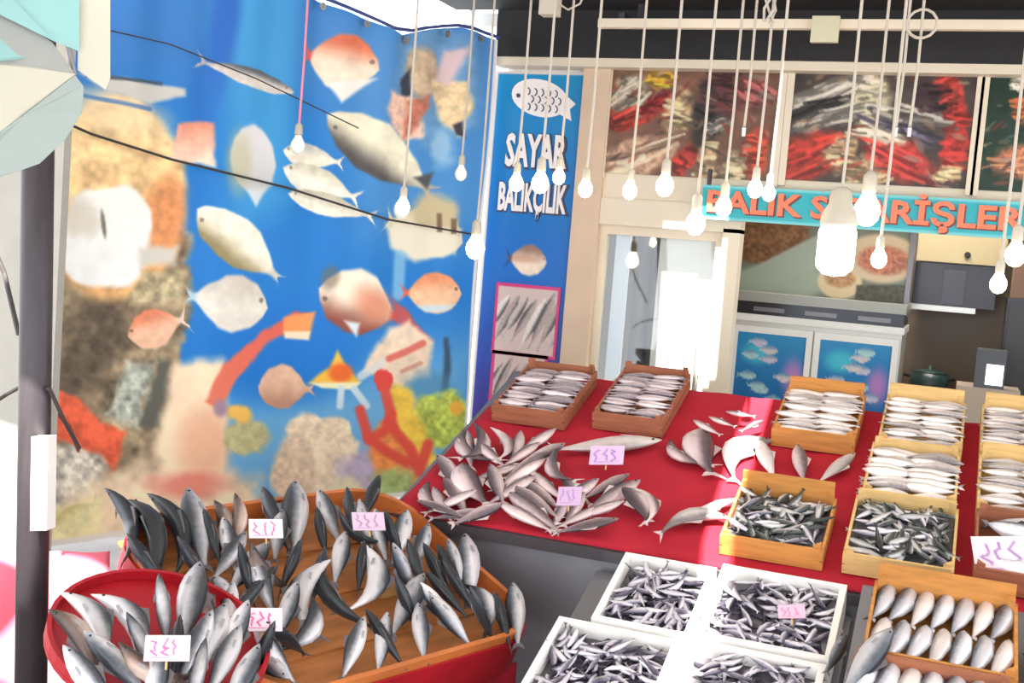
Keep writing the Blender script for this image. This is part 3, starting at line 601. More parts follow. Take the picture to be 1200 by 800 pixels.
# picture board above the fridge
q0, q1 = onY(862, 345, 7.2), onY(1068, 270, 7.2)
def paint_plate(p):
    W, H_ = p.X.max(), p.Y.max(); p.c[:] = (110, 116, 104); p.c *= (1 + .3 * (vnoise(p.X, p.Y, 80, 3)[..., None] - .5))
    p.ell(W * .16, H_ * .22, W * .26, H_ * .34, (118, 84, 58), -12, .1, 8, tex=.4, texs=18); p.ell(W * .08, H_ * .95, W * .5, H_ * .3, (150, 162, 146), -14, .2)
    p.poly([(W * .35, H_ * .3), (W * .6, 0), (W * .6, H_ * .5), (0, H_), (0, H_ * .75)], (152, 164, 150), 10)
    p.ell(W * .62, H_ * .72, W * .13, H_ * .22, (206, 186, 150), 0, .08); p.ell(W * .62, H_ * .68, W * .09, H_ * .12, (170, 130, 90), 0, .2, tex=.3, texs=12)
    p.ell(W * .85, H_ * .4, W * .22, H_ * .3, (196, 176, 146), 0, .1); p.ell(W * .86, H_ * .42, W * .15, H_ * .18, (180, 112, 88), 0, .2, tex=.35, texs=14)
    p.poly([(W * .72, H_ * .75), (W, H_ * .7), (W, H_), (W * .72, H_)], (72, 70, 56), 8, tex=.4, texs=15)
mp = thing('menu_picture', 'picture board of fish dishes mounted above the display fridge', 'picture', T(q0.x, 7.2, q0.z))
obj('print', flat_print('dish_print', q1.x - q0.x, 2.02 - q0.z, 110, 60, paint_plate, M_gloss, .01), mp)
obj('frame', MB().box(-.03, 0, -.01, .04, -.04, .6).box(q1.x - q0.x, q1.x - q0.x + .03, -.01, .04, -.04, .6).box(0, q1.x - q0.x, -.01, .04, -.04, 0).mesh('picture_frame', M_lip), mp)
# backsplash, cupboard, hood
YH = 7.75
hx0, hx1 = onY(1074, 300, YH).x, onY(1172, 300, YH).x
cb = thing('wall_cupboard', 'cream wall cupboard with a small dark knob above the black hood', 'cupboard', T(hx0, YH, 1.84))
obj('body', MB().box(0, hx1 - hx0 + .04, .03, .35, 0, .5).mesh('cupboard_body', M_cream), cb)
dd = obj('door', MB().box(.005, hx1 - hx0 + .035, .01, .03, .005, .495).mesh('cupboard_door', mat('cupboard_cream', rgb(196, 180, 142), .5)), cb)
obj('knob', MB().lathe([(.012, 0), (.02, .01), (.012, .022)], 10, frame(Vector((.3, .01, .06)), Vector((1, 0, 0)), Vector((0, 0, 1)), Vector((0, -1, 0)))).mesh('knob', M_hood), dd)
hz0 = onY(1120, 366, YH).z; hd_ = thing('range_hood', 'glossy black cooker hood with a steel front strip', 'hood', T(hx0, YH, hz0))
HW = hx1 - hx0
obj('body', MB().box(0, HW, 0, .35, .035, 1.835 - hz0).mesh('hood_body', M_hood), hd_)
obj('chimney', MB().box(HW * .36, HW * .62, -.012, -.001, .05, 1.80 - hz0).mesh('hood_chimney', mat('hood_panel', rgb(64, 62, 74), .3)), hd_)
obj('steel_strip', MB().box(-.02, HW * .78, -.03, .3, 0, .034).mesh('steel_strip', M_chrome), hd_)
ct = onY(1100, 462, YH).z
wt = thing('worktop_unit', 'dark inner kitchen worktop unit along the back wall', 'worktop', T(hx0 - .1, 7.55, 0))
obj('body', MB().box(0, .56, .03, .63, 0, ct - .04).mesh('unit_body', M_in), wt); obj('top', MB().box(-.02, .57, 0, .64, ct - .04, ct).mesh('unit_top', M_hood), wt)
struct('wall_tiles', MB().box(hx0 - .1, hx0 + 1.5, 8.17, 8.2, ct, 1.84), M_tile)
q = onY(1087, 458, 7.7); pt = thing('cooking_pot', 'dark green pot standing under the black hood', 'pot', T(q.x, 7.75, ct))
obj('pot_body', MB().lathe([(.10, 0), (.115, .02), (.12, .13), (.105, .13), (.1, .03), (.0, .02)], 18).mesh('pot_body', mat('green_enamel', rgb(44, 66, 66), .35), True), pt)
obj('lid', MB().lathe([(.118, .131), (.06, .15), (.012, .155), (.02, .175), (0, .18)], 18).mesh('pot_lid', mat('green_lid', rgb(52, 72, 70), .35), True), pt)
for s_ in (-1, 1): obj('pot_handle', MB().tube([(s_ * .118, -.03, .1), (s_ * .15, -.02, .105), (s_ * .15, .02, .105), (s_ * .118, .03, .1)], .008, 6).mesh('pot_handle', M_hood), pt)
# payment screen
q = onY(1158, 455, 6.7); sc_ = thing('till_screen', 'small grey till with a bright screen in front of the black fridge', 'screen', T(q.x, 6.7, 0))
obj('stand', MB().box(-.16, .16, -.02, .3, 0, q.z).mesh('till_stand', M_in), sc_)
obj('case', MB().box(-.075, .075, 0, .1, q.z, q.z + .21).mesh('till_case', mat('till_grey', rgb(78, 80, 84), .5)), sc_)
obj('screen', MB().box(-.02, .066, -.006, 0, q.z + .02, q.z + .13).mesh('screen', emit('screen_glow', (.75, .85, 1, 1), 1.6)), sc_)
x0 = onY(1176, 400, 7.1).x; z0 = onY(1176, 348, 7.1).z
bf = thing('black_cabinet', 'tall black cabinet inside the shop beside the till', 'cabinet', T(x0, 7.1, 0))
obj('body', MB().box(0, .7, .025, .42, 0.0, z0).mesh('cabinet_body', M_hood), bf); obj('door', MB().box(.01, .69, 0, .024, .1, z0 - .02).mesh('cabinet_door', mat('cabinet_black', rgb(40, 36, 38), .35)), bf)
obj('handle', MB().tube([(.6, -.02, .8), (.6, -.02, 1.1)], .01, 8).box(.592, .608, -.02, 0, .81, .83).box(.592, .608, -.02, 0, 1.07, 1.09).mesh('cabinet_handle', M_chrome), bf)
tag(obj('stacked_carton', MB().box(x0 + .02, x0 + .6, 7.12, 7.5, z0 + .002, z0 + .32).mesh('carton', mat('brown_carton', rgb(150, 116, 96), .7, noise=.2))), 'brown carton on top of the tall black cabinet', 'carton')

# ------------------------------------------------------------------ rail, junction boxes, hanging bulbs
YR = 5.4
ra, rb_ = onY(702, 28, YR), onY(1200, 28, YR)
rl = thing('awning_rail', 'long cream awning rail with a junction box above the posters', 'rail', T(ra.x, YR, ra.z))
obj('bar', MB().box(0, 3.2, -.02, .02, -.02, .022).mesh('rail_bar', M_cream), rl)
q = onY(968, 38, YR); obj('junction_box', MB().box(q.x - ra.x - .06, q.x - ra.x + .06, -.05, -.021, -.085, .03).mesh('junction_box', mat('box_cream', rgb(196, 190, 160), .5)), rl)
for x_ in (.1, 3.0): obj('bracket', MB().box(x_, x_ + .03, -.015, .35, .023, .05).box(x_, x_ + .03, .3, .35, .05, .3).mesh('rail_bracket', M_dark), rl)
q = onY(650, 8, 4.3); cx_ = thing('connector_block', 'cream cable connector block high between the hanging wires', 'connector', T(q.x, 4.25, q.z))
obj('block', MB().box(-.035, .035, -.03, .03, -.045, .07).mesh('block', M_sock), cx_)
obj('suspension', MB().tube([(0, 0, .07), (0, 0, 2.98 - q.z)], .006, 6).mesh('suspension', M_wire), cx_)
obj('loose_wire', MB().tube([(.035, 0, .0), (.07, .01, -.02), (.12, 0, .0), (.14, 0, .05), (.12, 0, .12), (.04, 0, .3), (.01, 0, .5)], .004, 6).mesh('loose_wire', M_wire), cx_)
q = onY(905, 10, 4.3); cz_ = thing('wire_tangle', 'tangled bundle of pale wires knotted under the awning bar', 'wires', T(q.x, 4.25, q.z))
for k in range(4):
    pts = [(0.02 * sin(k * 2 + i * 1.3), .02 * cos(k + i), -.06 + i * .045) for i in range(6)] + [(0, .05 - .005 * k, 2.97 - q.z)]
    obj('wire', MB().tube(pts, .005, 6).mesh('wire', M_wire), cz_)
def bulb(px, py, Y, r, label, lit=True, wire=M_wire, group=None, style='drop', ztop=2.97):
    q = onY(px, py, Y); b = thing('hanging_bulb', label, 'light bulb', T(q.x, q.y, q.z), group)
    if style == 'drop':
        obj('bulb', MB().lathe([(.001, -1.25 * r), (.5 * r, -1.12 * r), (.86 * r, -.7 * r), (r, -.1 * r), (.9 * r, .4 * r), (.6 * r, .9 * r), (.42 * r, 1.3 * r), (.42 * r, 1.4 * r)], 14).mesh('bulb', M_lit if lit else M_clear, True), b)
        obj('socket', MB().lathe([(.5 * r, 1.3 * r), (.55 * r, 1.5 * r), (.5 * r, 2.6 * r), (.25 * r, 2.9 * r), (.1 * r, 3.0 * r)], 12).mesh('socket', M_sock, True), b); zt_ = 2.95 * r
    else:
        obj('bulb', MB().lathe([(.001, -1.6 * r), (.6 * r, -1.5 * r), (.95 * r, -1.15 * r), (r, -.8 * r), (r, .8 * r), (.9 * r, 1.05 * r), (.5 * r, 1.1 * r)], 18).mesh('bulb', M_cfl if lit else M_clear, True), b)
        bs = obj('base', MB().lathe([(.9 * r, 1.0 * r), (1.0 * r, 1.3 * r), (.9 * r, 1.8 * r), (.62 * r, 2.3 * r), (.55 * r, 2.9 * r), (.3 * r, 3.2 * r)], 16).mesh('bulb_base', M_sock, True), b); zt_ = 3.1 * r
    obj('wire', MB().tube([(0, 0, zt_), (0.004, 0, zt_ + .25), (0, 0, ztop - q.z)], .0052, 6).mesh('bulb_wire', wire), b)
    return b
BL = [(605, 214, 9, 'small lit bulb hanging over the first letters of the blue sign'), (633, 214, 11, 'largest lit bulb of three hanging over the blue sign'), (655, 207, 8, 'small lit bulb hanging over the last letters of the blue sign'),
 (686, 221, 9, 'lit bulb hanging before the beige door post'), (738, 223, 9, 'lit bulb hanging under the corner of the prawn poster'), (779, 217, 11, 'round lit bulb hanging under the middle of the prawn poster'),
 (848, 242, 10, 'lit bulb in front of the first letters of the turquoise board'), (815, 261, 12, 'lit bulb hanging beside the end of the turquoise board'), (885, 221, 9, 'lit bulb, one of a close pair above the turquoise board, nearer the door'),
 (901, 226, 8, 'smaller lit bulb of the close pair above the turquoise board'), (1016, 246, 15, 'large warm bulb beside the white tube bulb'), (1030, 303, 9, 'low lit bulb hanging before the dish picture'),
 (1190, 298, 11, 'lit bulb hanging at the far end of the turquoise board'), (1170, 332, 9, 'low lit bulb hanging before the black hood')]
for i, (x, y, r, lab) in enumerate(BL):
    Y = 4.3 if i % 2 == 0 else 4.05
    bulb(x, y, Y, r * Y / F * .98, lab, group='lit bulbs hanging over the stall')
cfl = bulb(980, 289, 4.05, 21 * 4.05 / F, 'tall white tube bulb glowing brightly over the stall', style='tube')
for x, y, r, lab, lit, wm in [(557, 290, 12, 'lit bulb hanging at the edge of the sea-life banner', True, M_wire), (540, 203, 8, 'unlit clear bulb hanging before the octopus on the banner', False, M_wire),
                              (472, 242, 9, 'lit bulb hanging before the cream fish on the banner', True, M_wire), (349, 170, 10, 'unlit white bulb on a pink wire before the banner', False, M_pinkwire)]:
    Yb = 4.7 if x > 500 else 4.05; bulb(x, y, Yb, r * Yb / F, lab, lit, wm, ztop=2.97)
# extra loose wires without bulbs
for i, (px, lab) in enumerate([(1050, 'pale loose wire dangling over the mackerel poster, with a coiled loop'), (1066, 'straight loose wire dangling over the mackerel poster'), (872, 'pale loose wire dangling over the edge of the prawn poster')]):
    q = onY(px, 150, 4.3); mb = MB().tube([(0, 0, 0), (.006, 0, .2), (0, 0, 2.97 - q.z)], .005, 6)
    wo = thing('loose_wire', lab, 'wire', T(q.x, 4.3, q.z)); obj('wire', mb.mesh('loose_wire', M_wire), wo)
    if i == 0: obj('loop', MB().tube([(.05 * cos(a) + .05, -.01 + .01 * a / 6, .36 + .05 * sin(a)) for a in np.linspace(-pi, pi * 1.4, 18)], .005, 6).mesh('loop', M_wire), wo)
    obj('bare_end', MB().lathe([(.007, -.03), (.008, 0), (.004, .01)], 8).mesh('bare_end', M_chrome), wo)

# ------------------------------------------------------------------ left side: pole, parasol, white wall, pink sheet
pa, pb_ = at(45, 150, 3.15), at(36, 830, 3.15); ax = (pa - pb_).normalized()
base_ = pb_ - ax * (pb_.z / ax.z); topp = pa + ax * .9
po = thing('stall_pole', 'dark steel pole at the edge of the sea-life banner', 'pole', T(*base_)); RR = .0425
obj('shaft', MB().tube([Vector((0, 0, 0)), topp - base_], RR, 16).mesh('shaft', M_dark, True), po)
obj('base_plate', MB().box(-.1, .1, -.1, .1, 0, .015).mesh('base_plate', M_dark), po)
q = at(51, 565, 3.10); obj('junction_box', MB().box(-.022, .022, -.03, .03, -.125, .125, frame(q - base_ , rt, -fw, ax)).mesh('pole_box', M_white), po)
cab = [at(-20, 260, 3.3), at(5, 320, 3.3), at(22, 392, 3.25)]
tag(obj('hanging_cable', MB().tube(cab, .007, 6).mesh('hanging_cable', M_cable)), 'dark cable sagging against the white wall towards the pole', 'cable')
cab = [at(-20, 480, 3.3), at(8, 462, 3.3), at(26, 452, 3.22), at(58, 455, 3.12), at(75, 492, 3.2), at(93, 525, 3.3)]
tag(obj('hanging_cable', MB().tube(cab, .006, 6).mesh('hanging_cable', M_cable)), 'dark cable wrapped round the steel pole', 'cable')
wa, wb_ = at(-160, 400, 4.3), at(64, 400, 4.1); dvx = (wb_ - wa); dvx.z = 0
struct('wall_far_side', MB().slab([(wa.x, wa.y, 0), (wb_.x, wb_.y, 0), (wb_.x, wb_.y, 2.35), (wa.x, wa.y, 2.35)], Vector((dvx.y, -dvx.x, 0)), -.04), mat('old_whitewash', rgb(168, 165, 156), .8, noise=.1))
# parasol seen from below
hub = at(88, 88, 2.75)
ps = thing('market_parasol', 'pale canvas market parasol in cream, grey and turquoise over the pole', 'parasol', T(*hub))
def cl_(pts, m, name='canopy_panel'):
    q = [at(x, y, d_) - hub for x, y, d_ in pts]
    c = sum(q, Vector()) / len(q); n = (q[1] - q[0]).cross(q[2] - q[0])
    return obj(name, MB().slab(q, n, .004).mesh(name, m), ps)
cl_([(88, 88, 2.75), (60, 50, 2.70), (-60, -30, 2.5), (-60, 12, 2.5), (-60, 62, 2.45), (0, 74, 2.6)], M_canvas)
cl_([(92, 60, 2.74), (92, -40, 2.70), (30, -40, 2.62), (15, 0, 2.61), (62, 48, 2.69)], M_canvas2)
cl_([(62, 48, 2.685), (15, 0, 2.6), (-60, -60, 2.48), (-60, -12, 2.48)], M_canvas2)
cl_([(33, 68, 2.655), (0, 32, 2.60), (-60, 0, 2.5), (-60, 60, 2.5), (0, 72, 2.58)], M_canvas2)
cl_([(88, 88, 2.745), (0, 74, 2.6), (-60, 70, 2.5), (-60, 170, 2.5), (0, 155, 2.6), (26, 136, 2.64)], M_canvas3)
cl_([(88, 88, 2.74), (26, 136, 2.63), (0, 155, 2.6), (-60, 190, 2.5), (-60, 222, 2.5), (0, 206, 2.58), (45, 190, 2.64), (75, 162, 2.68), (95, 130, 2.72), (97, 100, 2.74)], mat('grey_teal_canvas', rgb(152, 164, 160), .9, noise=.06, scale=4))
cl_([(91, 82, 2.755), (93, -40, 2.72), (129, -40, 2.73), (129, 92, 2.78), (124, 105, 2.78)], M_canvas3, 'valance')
for p in ((-10, 72, 2.6), (24, 137, 2.64), (62, -20, 2.68)): obj('rib', MB().tube([Vector((0, 0, 0)), at(*p) - hub], .006, 6).mesh('rib', M_lip), ps)
# pink sheet
top_l, top_r = at(-10, 650, 3.75), at(130, 645, 3.75); bot_l, bot_r = at(-10, 860, 3.5), at(120, 865, 3.5)
g = MB(); vs_ = []
for j in range(12):
    for i in range(24):
        a, b = i / 23, j / 11; p = (top_l.lerp(top_r, a)).lerp(bot_l.lerp(bot_r, a), b); vs_.append(p + Vector((.3, -.9, 0)) * (.03 * sin(a * 22) * b + .02 * sin(a * 9 + b * 2)))
g.add(vs_, [(j * 24 + i, j * 24 + i + 1, (j + 1) * 24 + i + 1, (j + 1) * 24 + i) for j in range(11) for i in range(23)])
o = obj('pink_sheet', g.mesh('pink_sheet', M_pink, True)); m_ = o.modifiers.new('thickness', 'SOLIDIFY'); m_.thickness = .004
tag(o, 'pale pink sunlit sheet hanging below the sea-life banner', 'sheet')

# ------------------------------------------------------------------ counter
inc = radians(20); EX = Vector((1, 0, 0)); ES = Vector((0, cos(inc), sin(inc))); EN = Vector((0, -sin(inc), cos(inc)))
CO = Vector((0, 3.76, .72)); MC = frame(CO, EX, ES, EN)
cx0, cx1, cs1 = -1.87, 1.0, 1.27
ctr = thing('display_counter', 'grey steel display counter with a sloping top under red cloth', 'counter', T(0, 3.76, 0))
MCl = T(0, -3.76, 0) @ MC
obj('sloping_top', MB().box(cx0, cx1, 0, cs1, -.04, -.004, MCl).mesh('sloping_top', M_grey), ctr)
obj('front_panel', MB().box(cx0, cx1, .02, .05, .02, .685).mesh('front_panel', M_grey), ctr)
obj('edge_lip', MB().box(cx0 - .01, cx1 + .01, -.022, .012, -.05, -.006, MCl).mesh('edge_lip', M_lip), ctr)
obj('side_panel', MB().add([(cx0, .05, .02), (cx0, 1.15, .02), (cx0, 1.15, 1.07), (cx0, .05, .69), (cx0 + .02, .05, .02), (cx0 + .02, 1.15, .02), (cx0 + .02, 1.15, 1.07), (cx0 + .02, .05, .69)],
    [(0, 1, 2, 3), (7, 6, 5, 4), (0, 4, 5, 1), (1, 5, 6, 2), (2, 6, 7, 3), (3, 7, 4, 0)]).mesh('side_panel', M_grey), ctr)
for x_ in (cx0 + .02, -.5, cx1 - .06):
    obj('leg', MB().box(x_, x_ + .04, .06, .1, 0, .7).mesh('leg', M_lip), ctr); obj('leg', MB().box(x_, x_ + .04, 1.05, 1.09, 0, 1.03).mesh('leg', M_lip), ctr)
# red cloth: left edge runs diagonally towards the back
def cloth_left(s): return np.interp(s, [0, .87, 1.27], [-1.85, -1.84, -1.6])
vs_ = []; NXc, NYc = 90, 50
for j in range(NYc):
    s_ = -.012 + (cs1 + .01) * j / (NYc - 1)
    for i in range(NXc):
        x = cloth_left(s_) + (cx1 - cloth_left(s_)) * i / (NXc - 1); h_ = .003 + .004 * (1 + sin(x * 13 + s_ * 9) * sin(s_ * 17 - x * 4)) + .002 * sin(x * 31 + s_ * 23)
        vs_.append((x, s_, h_))
n_ = len(vs_); vs_ += [(x, s, -.002) for x, s, h in vs_]
fs = [(j * NXc + i, j * NXc + i + 1, (j + 1) * NXc + i + 1, (j + 1) * NXc + i) for j in range(NYc - 1) for i in range(NXc - 1)]
fs += [(i, i + n_, i + 1 + n_, i + 1) for i in range(NXc - 1)] + [(j * NXc, (j + 1) * NXc, (j + 1) * NXc + n_, j * NXc + n_) for j in range(NYc - 1)]
o = obj('red_cloth', MB().add(vs_, fs).mesh('red_cloth', M_red, True), None, MC); tag(o, 'bright red cloth spread over the sloping fish counter', 'cloth')

# lower stand in front of the counter
LO = Vector((0, 3.70, .745)); LB = .115          # rim plane of the foam boxes, bottoms LB below
ML = frame(LO - EN * LB, EX, ES, EN)
ls = thing('lower_stand', 'low sloping stand carrying the white foam boxes before the counter', 'stand', T(0, 3.3, 0)); MLl = T(0, -3.3, 0) @ ML
obj('top', MB().box(-1.06, -.215, -1.2, .0, -.03, -.002, MLl).mesh('stand_top', M_grey), ls)
for x_ in (-1.04, -.27):
    for s_, y_ in ((-.06, 0), (-1.1, 0)):
        p = ML @ Vector((x_, s_, -.03)); obj('leg', MB().box(p.x, p.x + .04, p.y - 3.3, p.y - 3.26, 0, p.z).mesh('leg', M_lip), ls)

# ------------------------------------------------------------------ fish bodies
PROF = [(0, .03), (.04, .26), (.1, .5), (.2, .8), (.32, .98), (.45, 1), (.58, .86), (.7, .62), (.8, .38), (.88, .22), (.93, .17)]
def fish_meshes(name, m, h=.2, w=.12, bend=0.0, ben2=0.0, ring=10, prof=PROF, fin=M_fin, parts=True, fork=.13):
    def cl(t): k = (t - .45); return Vector((.5 - t, bend * k * k * 2.2, ben2 * k * k * 2.2))
    vs_ = []
    for t, k in prof:
        c = cl(t)
        for j in range(ring):
            a = 2 * pi * j / ring; zz = sin(a); yy = cos(a)
            vs_.append(c + Vector((0, yy * w / 2 * k * (1 - .12 * abs(zz)), zz * h / 2 * k + (.02 * h * (1 if t < .2 else 0)))))
    n = len(prof); fs = [(i * ring + j, i * ring + (j + 1) % ring, (i + 1) * ring + (j + 1) % ring, (i + 1) * ring + j) for i in range(n - 1) for j in range(ring)]
    fs += [tuple(range(ring))[::-1], tuple((n - 1) * ring + j for j in range(ring))]
    B = MB().add(vs_, fs)
    def finmesh(B_, pts, th):
        k = len(pts); q = [Vector(p) for p in pts]; B_.add([p + Vector((0, th, 0)) for p in q] + [p - Vector((0, th, 0)) for p in q], [tuple(range(k)), tuple(range(k, 2 * k))[::-1]] + [(i, i + k, (i + 1) % k + k, (i + 1) % k) for i in range(k)])
    c9, c10 = cl(.915), cl(1.0); tl = MB(); hh = h * .09
    tf = [c9 + Vector((0, 0, hh)), cl(.95) + Vector((0, 0, h * .22)), c10 + Vector((-.02, 0, fork)), cl(.965), c10 + Vector((-.02, 0, -fork)), cl(.95) - Vector((0, 0, h * .22)), c9 - Vector((0, 0, hh))]
    finmesh(tl if parts else B, tf, .004)
    df = MB(); finmesh(df if parts else B, [cl(.34) + Vector((0, 0, h * .46)), cl(.4) + Vector((0, 0, h * .72)), cl(.52) + Vector((0, 0, h * .52)), cl(.6) + Vector((0, 0, h * .38))], .004)
    res = [('body', B.mesh(name + '_body', m, True))]
    if parts:
        res += [('tail_fin', tl.mesh(name + '_tail', fin)), ('dorsal_fin', df.mesh(name + '_dorsal', fin))]
        for s in (-1, 1):
            c = cl(.25); pf = MB().add([c + Vector((0, s * w * .44, -.1 * h)), c + Vector((-.07, s * w * .53, -.13 * h)), c + Vector((-.125, s * w * .52, -.27 * h)), c + Vector((0, s * w * .40, -.22 * h)), c + Vector((-.05, s * w * .36, -.15 * h))], [(0, 1, 2, 3), (0, 4, 1), (1, 4, 2), (2, 4, 3)])
            c = cl(.085); ey = MB().lathe([(.001, -.006), (.013, -.004), (.015, 0), (.01, .005), (.001, .007)], 10, frame(c + Vector((0, s * w * .2, h * .06)), Vector((1, 0, 0)), Vector((0, 0, s)), Vector((0, s, 0))))
            res += [('side_fin', pf.mesh(name + '_side_fin', M_finp if m in (ROSY, PALE) else M_fing)), ('eye', ey.mesh(name + '_eye', M_eye, True))]
    return res
KINDS = {
 'S0': fish_meshes('silver', SILVER, .245, .18, fork=.07), 'S1': fish_meshes('silver_bent', SILVER, .24, .17, ben2=.5, fork=.07), 'S2': fish_meshes('silver_curl', SILVER, .23, .16, ben2=-.5, fork=.07), 'S3': fish_meshes('silver_side', SILVER, .245, .18, bend=.4, fork=.07),
 'D0': fish_meshes('dark', DARKF, .22, .17, fork=.07), 'D1': fish_meshes('dark_bent', DARKF, .21, .16, bend=.35, fork=.07), 'D2': fish_meshes('dark_curl', DARKF, .22, .17, bend=-.4, fork=.07),
 'B0': fish_meshes('brown', BROWNF, .23, .17, ben2=.3, fork=.07),
 'R0': fish_meshes('rosy', ROSY, .21, .14, fin=M_finp, fork=.08), 'R1': fish_meshes('rosy_bent', ROSY, .21, .14, ben2=.5, fin=M_finp, fork=.08), 'R2': fish_meshes('rosy_curl', ROSY, .21, .14, ben2=-.5, fin=M_finp, fork=.08), 'R3': fish_meshes('rosy_deep', ROSY, .36, .18, ben2=.2, fin=M_finp),
 'P0': fish_meshes('pale_long', PALE, .2, .12, fin=M_finp), 'P1': fish_meshes('pale_bent', PALE, .28, .15, ben2=.5, fin=M_finp),
}
NAMES = {'S': 'silver_fish', 'D': 'dark_fish', 'B': 'brown_fish', 'R': 'rosy_fish', 'P': 'pale_fish'}
def basis(head, tail, face, roll):
    x = head - tail; L = x.length; x = x / L; y = (face - x * face.dot(x)).normalized(); z = x.cross(y)
    y2 = y * cos(roll) + z * sin(roll); z2 = x.cross(y2)
    M = frame((head + tail) / 2, x, y2, z2); return M, L
def put(kind, head, tail, face, roll, label, group, Lmin=0, Lmax=9, grow=1.0):
    M, L = basis(head, tail, face, roll); L = min(max(L, Lmin), Lmax) * grow
    e = thing(NAMES[kind[0]], label, 'fish', M @ Matrix.Scale(L, 4), group)
    for nm, me in KINDS[kind]: obj(nm, me, e)
    return e

# ------------------------------------------------------------------ trays on the left stand
TI = radians(20); tb = Vector((.9336, -.3584, 0))
TN = Vector((sin(TI) * tb.x, sin(TI) * tb.y, cos(TI))); TE1 = e1.copy(); TE2 = TN.cross(TE1)
TP = on(480, 780, Vector((0, 0, 1)), Vector((0, 0, .45)))
MT = frame(TP, TE1, TE2, TN)
def rrect(x0, x1, y0, y1, r, n=8):
    out = []
    for cx_, cy_, a0 in ((x1 - r, y0 + r, -pi / 2), (x1 - r, y1 - r, 0), (x0 + r, y1 - r, pi / 2), (x0 + r, y0 + r, pi)):
        out += [(cx_ + r * cos(a0 + pi / 2 * i / n), cy_ + r * sin(a0 + pi / 2 * i / n)) for i in range(n + 1)]
    return out
def ring_mb(poly, off, z0, z1):
    n = len(poly); cx_ = sum(p[0] for p in poly) / n; cy_ = sum(p[1] for p in poly) / n
    inner = []
    for x, y in poly:
        d_ = math.hypot(x - cx_, y - cy_); inner.append((x - (x - cx_) / d_ * off, y - (y - cy_) / d_ * off))
    V = [(x, y, z) for z in (z0, z1) for x, y in poly] + [(x, y, z) for z in (z0, z1) for x, y in inner]
    f = []
    for i in range(n):
        j = (i + 1) % n; f += [(i, j, n + j, n + i), (2 * n + j, 2 * n + i, 3 * n + i, 3 * n + j), (n + i, n + j, 3 * n + j, 3 * n + i), (j, i, 2 * n + i, 2 * n + j)]
    return MB().add(V, f)
pa_ = rrect(-.57, .55, -.05, .84, .2)
tA = thing('wooden_tray', 'large rounded wooden fish tray with an orange rim and red sides', 'tray', MT)
obj('base', MB().prism(pa_, -.03, -.005).mesh('tray_base', M_tray), tA)
obj('rim', ring_mb(pa_, .022, -.004, .062).mesh('tray_rim', M_rim), tA)
obj('red_side', ring_mb(rrect(-.58, .56, -.06, .85, .2), .009, -.09, .035).mesh('tray_side', M_redp), tA)
for k, s_ in enumerate((.14, .37, .60)): obj('slat', MB().box(-.54 + (.1 if k == 0 else 0), .52, s_, s_ + .2, -.004, .004).mesh('tray_slat', M_tray), tA)
# small inner crate end that shows between the fish
obj('divider', MB().box(.12, .27, .30, .315, .005, .06).mesh('divider', M_wood2), tA)
# table under the trays with a red skirt
tt = thing('tray_table', 'low table hung with red cloth under the fish trays', 'table', T(TP.x, TP.y, 0))
Mtt = T(-TP.x, -TP.y, 0) @ MT
obj('table_top', MB().box(-.86, .5, .0, .36, -.13, -.095, Mtt).box(-.5, .5, .361, .80, -.13, -.095, Mtt).mesh('table_top', M_wood3), tt)
sk = []; N_ = 40
for i in range(N_):
    a = i / (N_ - 1); p = Mtt @ Vector((-.9 + 1.4 * a, -.02, -.10)); sk.append((p, p.z))
V = []
for j in range(8):
    for i, (p, z) in enumerate(sk): V.append(Vector((p.x, p.y, z * (1 - j / 7) + .03 * j / 7)) + tb * (.015 * sin(i * 1.3) * j / 7))
o = obj('red_skirt', MB().add(V, [(j * N_ + i, j * N_ + i + 1, (j + 1) * N_ + i + 1, (j + 1) * N_ + i) for j in range(7) for i in range(N_ - 1)]).mesh('red_skirt', M_red, True), tt); o.modifiers.new('t', 'SOLIDIFY').thickness = .006
for x_, y_ in ((-.82, .05), (.42, .05), (-.45, .75), (.42, .75)):
    p = Mtt @ Vector((x_, y_, -.13)); obj('leg', MB().box(p.x - .02, p.x + .02, p.y - .02, p.y + .02, 0, p.z + .015).mesh('leg', M_wood3), tt)
